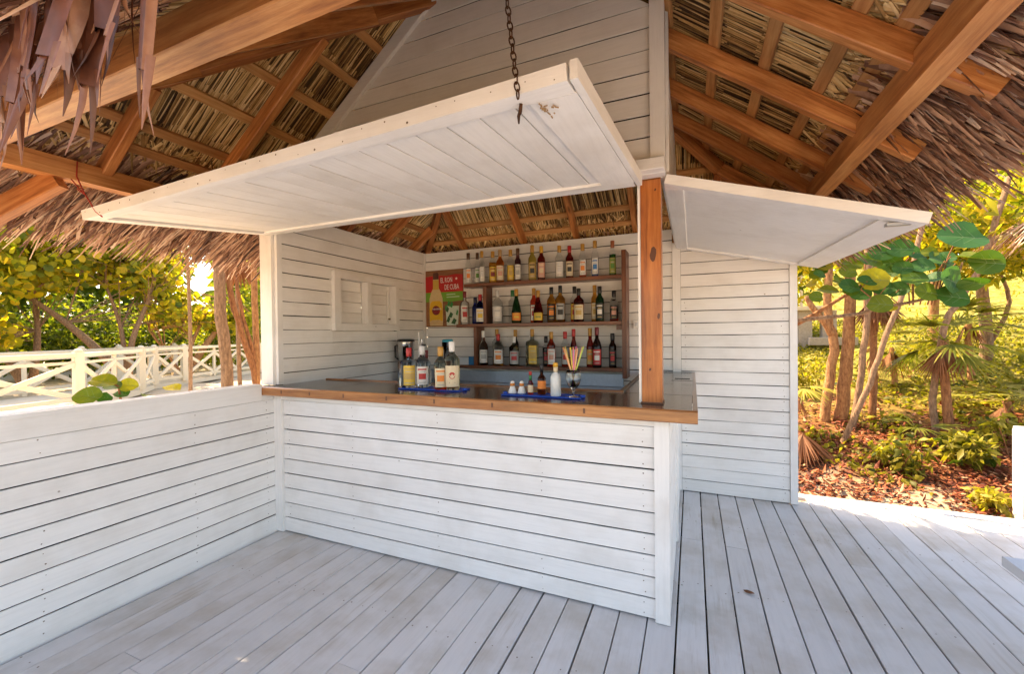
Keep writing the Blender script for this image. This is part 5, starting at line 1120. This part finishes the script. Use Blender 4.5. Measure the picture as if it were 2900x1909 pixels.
for (y, z, r_), tn, nr in zip([(1.369, 1.236, .066), (1.494, 1.20, .048), (1.299, 1.158, .066), (1.745, 1.15, .055), (1.426, 1.20, .05), (1.367, 1.14, .036), (1.461, 1.15, .041), (1.584, 1.12, .036), (1.55, 1.02, .05), (1.40, 1.03, .06)], [.78, .85, .66, .95, .5, .3, .25, .7, .5, .4], [(.5, -.3, .9), (1, -.6, .35), (.5, -.5, .6), (.3, -.2, 1), (.3, -.4, 1), (.8, -.6, .5), (.5, -.5, 1), (.3, .3, 1), (1, 0, .6), (1, -.4, .6)]):
    grape_leaf((-3.25 + RNG.normal(0, .015), y, z), r_, nr, tn, pl)
# right: sea grape branch reaching past the corner of the back wall
sg = thing('sea_grape_branch', (.95, 4.75, 1.55), 'low sea grape branch with large round leaves beyond the back wall end', 'branch')
b = B(); limb(b, [(.75, 4.72, 1.57), (1.131, 4.7, 1.61), (1.385, 4.7, 1.642), (1.567, 4.7, 1.697), (1.771, 4.7, 1.734), (1.98, 4.7, 1.826), (2.075, 4.72, 2.042)], .020, .008, 7, .003); b.obj('twig', BARKG, sg, True)
b = B(); limb(b, [(.75, 4.95, 1.48), (.93, 4.95, 1.55), (1.10, 4.9, 1.66), (1.28, 4.85, 1.79), (1.5, 4.8, 1.95), (1.8, 4.75, 2.1)], .028, .008, 7, .003); b.obj('twig', BARKR, sg, True)
SGL = [(2.013, 2.233, .150), (1.758, 2.151, .102), (1.642, 2.18, .091), (1.524, 2.168, .091), (2.133, 2.066, .131), (1.94, 2.064, .116), (1.463, 2.108, .087), (1.34, 2.091, .08), (1.478, 1.936, .109), (1.714, 1.922, .091), (1.856, 1.913, .091), (1.958, 1.889, .127), (2.08, 1.864, .098), (1.966, 1.755, .109), (1.261, 1.93, .066), (1.423, 1.92, .073), (1.19, 1.945, .044), (1.492, 1.715, .087), (1.567, 1.697, .08), (2.193, 2.026, .109), (1.786, 2.02, .08), (1.067, 2.0, .051), (1.598, 2.071, .087), (1.656, 2.018, .066), (1.871, 2.149, .058), (1.55, 1.86, .08), (1.80, 1.80, .085), (1.30, 2.02, .07), (1.02, 1.92, .05), (1.12, 2.06, .05)]
SGL += [(random.uniform(1.05, 2.2), random.uniform(1.78, 2.16), random.uniform(.045, .085)) for _ in range(22)]
for i, (x, z, r_) in enumerate(SGL):
    nr = (RNG.normal(0, .35), -.75 + RNG.normal(0, .3), .35 + RNG.normal(0, .35)); grape_leaf((x, 4.66 + RNG.normal(0, .05) + (.12 if i >= 30 else 0), z), r_, nr, [.1, .05, .40, .3, .72, .2, .55, .66, .92, .45][i % 10] if i > 2 else (.05, .1, .3)[i], sg)
    if i % 5 == 0:
        b = B(); b.tube([(x, 4.66, z), (x - .04, 4.69, z - r_ * .9), (x * .6 + .68, 4.70, 1.70)], [.004, .005, .006], 5); b.obj('leaf_stalk', BARKR, sg)
# right: garden trees
GR = 'garden trees beyond the deck'
def gtree(name, P, r0, r1, mat, label, extra=(), blobs=(), n_=0, size=.14):
    t = thing(name, P[0], label, 'tree', GR); P = [tuple(np.array(P[0]) - np.array([0, 0, .1]))] + list(P); b = B(); limb(b, P, r0, r1, 10, .006); b.obj('trunk', mat, t, True)
    for Q, a, c in extra: b = B(); limb(b, Q, a, c, 8, .005); b.obj('limb', mat, t, True)
    if n_: crown('crown', list(blobs), n_, size, LEAF, t)
    return t
gtree('garden_tree', [(1.60, 6.77, .31), (1.66, 6.77, .85), (1.72, 6.77, 1.36), (1.65, 6.77, 1.65), (1.66, 6.77, 2.16), (1.70, 6.9, 3.2)], .066, .042, BARK, 'thick pale two-stemmed tree nearest the hut wall',
      [([(1.77, 6.80, .2), (1.83, 6.8, .74), (1.87, 6.8, 1.3), (1.89, 6.8, 1.87), (1.94, 6.85, 2.64), (2.0, 6.9, 3.4)], .082, .05), ([(1.72, 6.77, 1.4), (1.60, 6.74, 1.62), (1.48, 6.72, 1.78), (1.39, 6.7, 1.94)], .05, .03), ([(1.9, 6.8, 1.9), (2.1, 6.8, 2.2), (2.5, 6.8, 2.6)], .045, .02)],
      [(1.5, 7.2, 2.75, .8, .7, .5), (2.3, 7.2, 2.95, .9, .7, .5), (1.3, 7.3, 2.3, .6, .5, .45)], 3600, .10)
gtree('garden_tree', [(1.84, 6.55, .27), (1.90, 6.5, .76), (1.96, 6.5, 1.42), (1.99, 6.5, 1.85), (1.99, 6.5, 2.51), (2.0, 6.5, 3.2)], .040, .030, BARKG, 'slim straight grey trunk beside the two-stemmed tree')
gtree('garden_tree', [(1.60, 6.04, .14), (1.74, 6.04, .53), (1.90, 6.04, 1.03), (2.01, 6.04, 1.42), (2.13, 6.04, 1.81), (2.24, 6.04, 2.18), (2.4, 6.1, 2.9)], .033, .024, BARKG, 'crooked slim trunk leaning away from the hut')
gtree('garden_tree', [(2.69, 8.56, .70), (2.62, 8.56, 1.25), (2.61, 8.56, 1.95), (2.63, 8.56, 2.78), (2.6, 8.6, 3.6)], .07, .05, BARK, 'orange-brown trunk standing behind the leaning slim one', (), [(2.6, 8.9, 3.6, 1.2, 1.0, .8)], 900, .16)
gtree('garden_tree', [(2.63, 6.52, .25), (2.60, 6.52, .65), (2.65, 6.52, 1.16), (2.76, 6.52, 1.66), (2.93, 6.52, 2.0), (3.09, 6.52, 2.48), (3.3, 6.6, 3.2)], .039, .028, BARKG, 'curving grey-brown trunk in front of the fan palm', (), [(3.3, 7.0, 3.3, 1.2, .9, .9)], 1100, .15)
gtree('garden_tree', [(4.46, 9.5, .91), (4.47, 9.5, 1.51), (4.41, 9.5, 2.3), (4.38, 9.5, 2.94), (4.4, 9.6, 3.8)], .09, .06, BARKG, 'dark trunk further up the slope by the bright lawn', [([(4.5, 9.5, 1.2), (4.75, 9.5, 1.9), (4.6, 9.5, 2.5)], .04, .02)], [(4.4, 9.8, 3.6, 1.6, 1.2, .8), (3.2, 9.8, 3.4, 1.0, 1.0, .6)], 1700, .17)
gtree('garden_tree', [(4.21, 10.6, 1.15), (4.27, 10.6, 2.36), (4.3, 10.6, 3.04), (4.3, 10.7, 3.9)], .085, .07, BARK, 'tan trunk half hidden behind the curving one', (), [(4.9, 10.9, 3.9, 1.5, 1.0, .7)], 900, .18)
gtree('garden_tree', [(5.6, 8.2, .6), (5.5, 8.2, 1.8), (5.3, 8.3, 3.2)], .07, .04, BARK, 'tree with low hanging sprays of small leaves behind the thatch parasol', (), [(2.4, 8.4, 3.2, .8, .6, .5), (3.2, 8.4, 3.0, .9, .6, .6), (3.95, 8.5, 3.0, .9, .7, .75), (4.0, 8.3, 2.45, .7, .5, .3), (2.9, 8.3, 2.55, .5, .4, .25), (4.9, 8.5, 2.9, .9, .8, .8)], 9500, .10)
fanpalm((2.76, 6.48, .2), (2.69, 6.48, 1.36), 'fan palm on a red-brown trunk with hanging leaf fans', 11, .46, None, .052, BARKR, (-.75, .7), .28, 4)
fanpalm((3.50, 7.0, .36), (3.46, 7.0, .62), 'low bright fan palm near the pale deck post', 8, .60, None, .05, BARKR, (-.2, .5), .3, 2, tone=.8)
fanpalm((3.85, 8.5, .72), (3.80, 8.5, 1.62), 'fan palm with spiky leaves in front of the lawn', 9, .50, None, .05, BARK, (-.3, .9), .25, 2)
fanpalm((2.40, 6.3, .2), (2.37, 6.3, .34), 'small seedling fan palm among the ground cover', 4, .30, None, .02, BARKR, (.2, .9), .15, 1)
fanpalm((1.0, 6.1, .16), (1.14, 6.05, .80), 'stubby fan palm leaning out from behind the wall end', 6, .30, None, .07, BARKR, (-.3, .5), .16, 3, tone=.85)
fanpalm((2.85, 8.2, .62), (2.80, 8.2, 1.22), 'pale drooping fan palm behind the curving trunk', 7, .50, None, .04, BARK, (-.5, .3), .25, 2, tone=.75)
fanpalm((2.15, 6.9, .33), (2.15, 6.7, 1.98), 'palm with a reddish dead skirt next to the slim trunks', 4, .45, None, .045, BARKR, (.1, .8), .2, 9)
st = thing('dead_palm_stump', (1.12, 5.6, .05), 'shaggy dead palm stump at the foot of the back wall', 'stump')
b = B(); b.tube([(1.12, 5.6, 0), (1.13, 5.6, .28)], [.10, .07], 10); b.obj('trunk', BARKR, st, True)
V, F, T_ = joined([fan((1.12, 5.6, .34), (math.cos(a), math.sin(a), -.9), (math.cos(a), math.sin(a), .5), .42, 11, .4, .1, 1.3) for a in np.linspace(0, 6.0, 8)]); meshobj('dry_frond', V, F, DRYP, st, False, T_)
# ground cover, leaf litter and lawn
def cover():
    parts = []
    n_ = 11000; X = RNG.uniform(.2, 9, n_ * 2); Y = RNG.uniform(5.1, 13, n_ * 2)
    f = np.sin(X * 2.3 + 1) * np.sin(Y * 1.9) + .6 * np.sin(X * 5.1 + Y * 3.3); keep = (f + (Y - 6.2) * .35 > .25); X, Y = X[keep], Y[keep]; k = len(X)
    Z = hill(X, Y) + RNG.uniform(.0, .06, k); d = rand_dir(k); d[:, 2] = np.abs(d[:, 2]) + .35
    parts.append(blades(np.stack([X, Y, Z], 1), d, rand_dir(k) + np.array([0, 0, .8]), RNG.uniform(.05, .14, k), RNG.uniform(.03, .07, k), .4, (0, 0, -1), 2, .2, .2, 'leaf', np.clip(RNG.normal(.58, .22, k), 0, 1)))
    k = 7000; X = RNG.uniform(-6, 16, k); Y = RNG.uniform(9, 30, k); Z = hill(X, Y); d = rand_dir(k) * .5; d[:, 2] = 1
    parts.append(blades(np.stack([X, Y, Z], 1), d, rand_dir(k), RNG.uniform(.08, .22, k), RNG.uniform(.03, .06, k), .3, (0, 0, -1), 2, .2, .2, 'blade', np.clip(RNG.normal(.75, .2, k), 0, 1)))
    V, F, T_ = joined(parts); o = meshobj('ground_cover', V, F, GRASS, None, False, T_); tag(o, 'yellow-green ground cover and grass on the garden slope', 'ground cover', kind='stuff')
    k = 13000; X = RNG.uniform(.2, 5.5, k); Y = 4.75 + RNG.gamma(1.6, .8, k); Z = hill(X, Y) + .012 + RNG.uniform(0, .035, k); nn = rand_dir(k) * .6 + np.array([0, 0, 1.]); d = rand_dir(k); d[:, 2] *= .25
    V, F, T_ = blades(np.stack([X, Y, Z], 1), d, nn, RNG.uniform(.03, .085, k), RNG.uniform(.015, .04, k), RNG.normal(0, .3, k), (0, 0, -1), 2, .2, .25, 'leaf', np.clip(RNG.beta(1.6, 1.8, k), 0, 1))
    o = meshobj('leaf_litter', V, F, LITTER, None, False, T_); tag(o, 'red-brown fallen leaves strewn along the deck edge', 'leaf litter', kind='stuff')
cover()
def bush(x, y, r_, n_, label, size=.09, tone=0.0):
    z_ = z_at(x, y); t = thing('green_bush', (x, y, z_), label, 'bush', 'low bushes in the leaf litter')
    b = B()
    for i in range(6): e = np.array([x, y, z_]) + np.array([RNG.normal(0, r_ * .5), RNG.normal(0, r_ * .5), r_ * 1.1]); b.tube([(x, y, z_ - .05), tuple((e + np.array([x, y, z_])) / 2 + RNG.normal(0, .02, 3)), tuple(e)], [.007, .005, .003], 5)
    b.obj('stems', BARKR, t); crown('foliage', [(x, y, z_ + r_ * .75, r_, r_, r_ * .75)], n_, size, GRASS, t, dark=tone)
bush(1.95, 5.55, .26, 420, 'low green bush in the leaf litter in front of the slim trunks'); bush(2.55, 5.75, .24, 380, 'low green bush between the slim trunks and the pale post')
bush(2.35, 4.98, .14, 220, 'small bright bush at the foot of the pale post', .07, -.3); bush(3.05, 6.1, .28, 380, 'low bush under the bright fan palm'); bush(1.45, 7.9, .35, 420, 'yellow-green bush behind the two-stemmed tree', .1, -.2)
bush(3.6, 9.2, .4, 500, 'leafy bush on the slope below the lawn', .11, -.1); bush(4.9, 8.6, .45, 560, 'broad bush near the dark far trunk', .11, -.1)
# raised boardwalk glimpsed between the trunks
rb = thing('raised_walkway', (1.6, 11, 1.2), 'pale raised walkway on square piers seen between the tree trunks', 'walkway')
CON = solid('pale_concrete', (.50, .42, .34), .8, 0, .3, .3)
B().box((.2, 10.45, 1.90), (2.62, 12.2, 1.99), .01).obj('platform', painted('x', (.74, .64, .47), (.5, .38, .25), .2, 0, .55, 'fence'), rb)
for x in (.9, 2.06, 2.48): B().box((x, 10.55, 1.1), (x + .24, 10.79, 1.898), .01).obj('pier', CON, rb)
B().box((2.2, 10.3, 1.18), (3.0, 10.44, 1.34), .01).obj('kerb', CON, rb)
for x in (.5, 1.3, 2.1, 2.58): B().box((x - .03, 10.5, 1.992), (x + .03, 10.56, 2.75), .004).obj('post', FP, rb)
for z_ in (2.72, 2.15): B().beam((.3, 10.53, z_), (2.6, 10.53, z_), .05, .05).obj('rail', FP, rb)
for xa, xb in ((.5, 1.3), (1.3, 2.1)): B().beam((xa, 10.515, 2.16), (xb, 10.515, 2.7), .03, .04).obj('brace', FP, rb); B().beam((xa, 10.55, 2.7), (xb, 10.55, 2.16), .03, .04).obj('brace', FP, rb)
# neighbouring thatch parasol at the right edge
pr = thing('thatch_parasol', (5.0, 6.6, .3), 'grey thatch parasol roof poking in beside the garden trees', 'parasol')
cx, cy, rz0, apz, rr = 4.75, 6.5, 2.62, 3.7, 1.35
b = B(); b.tube([(cx, cy, z_at(cx, cy) - .1), (cx, cy, 3.5)], .07, 10); b.obj('post', BARKG, pr, True)
b = B(); b.lathe([(rr, rz0), (.02, apz)], (cx, cy, 0), 20); b.lathe([(rr, rz0 - .04), (.02, apz - .06)], (cx, cy, 0), 20); b.obj('canopy', SHELL, pr)
k = 2200; a = RNG.uniform(0, 2 * np.pi, k); u = RNG.random(k) ** .6 * rr; P = np.stack([cx + np.cos(a) * u, cy + np.sin(a) * u, apz - (apz - rz0) * u / rr + .05], 1); d = np.stack([np.cos(a), np.sin(a), np.full(k, -.85)], 1) + RNG.normal(0, .14, (k, 3))
V, F, T_ = blades(P, d, np.array([[0, 0, 1.]]) + RNG.normal(0, .4, (k, 3)), RNG.uniform(.25, .5, k), RNG.uniform(.015, .035, k), .15, (0, 0, -1), 3, .3, .25, tone=np.clip(RNG.beta(2.4, 1.6, k), 0, 1)); o = meshobj('thatch', V, F, FRINGE, pr, False, T_); o['kind'] = 'stuff'
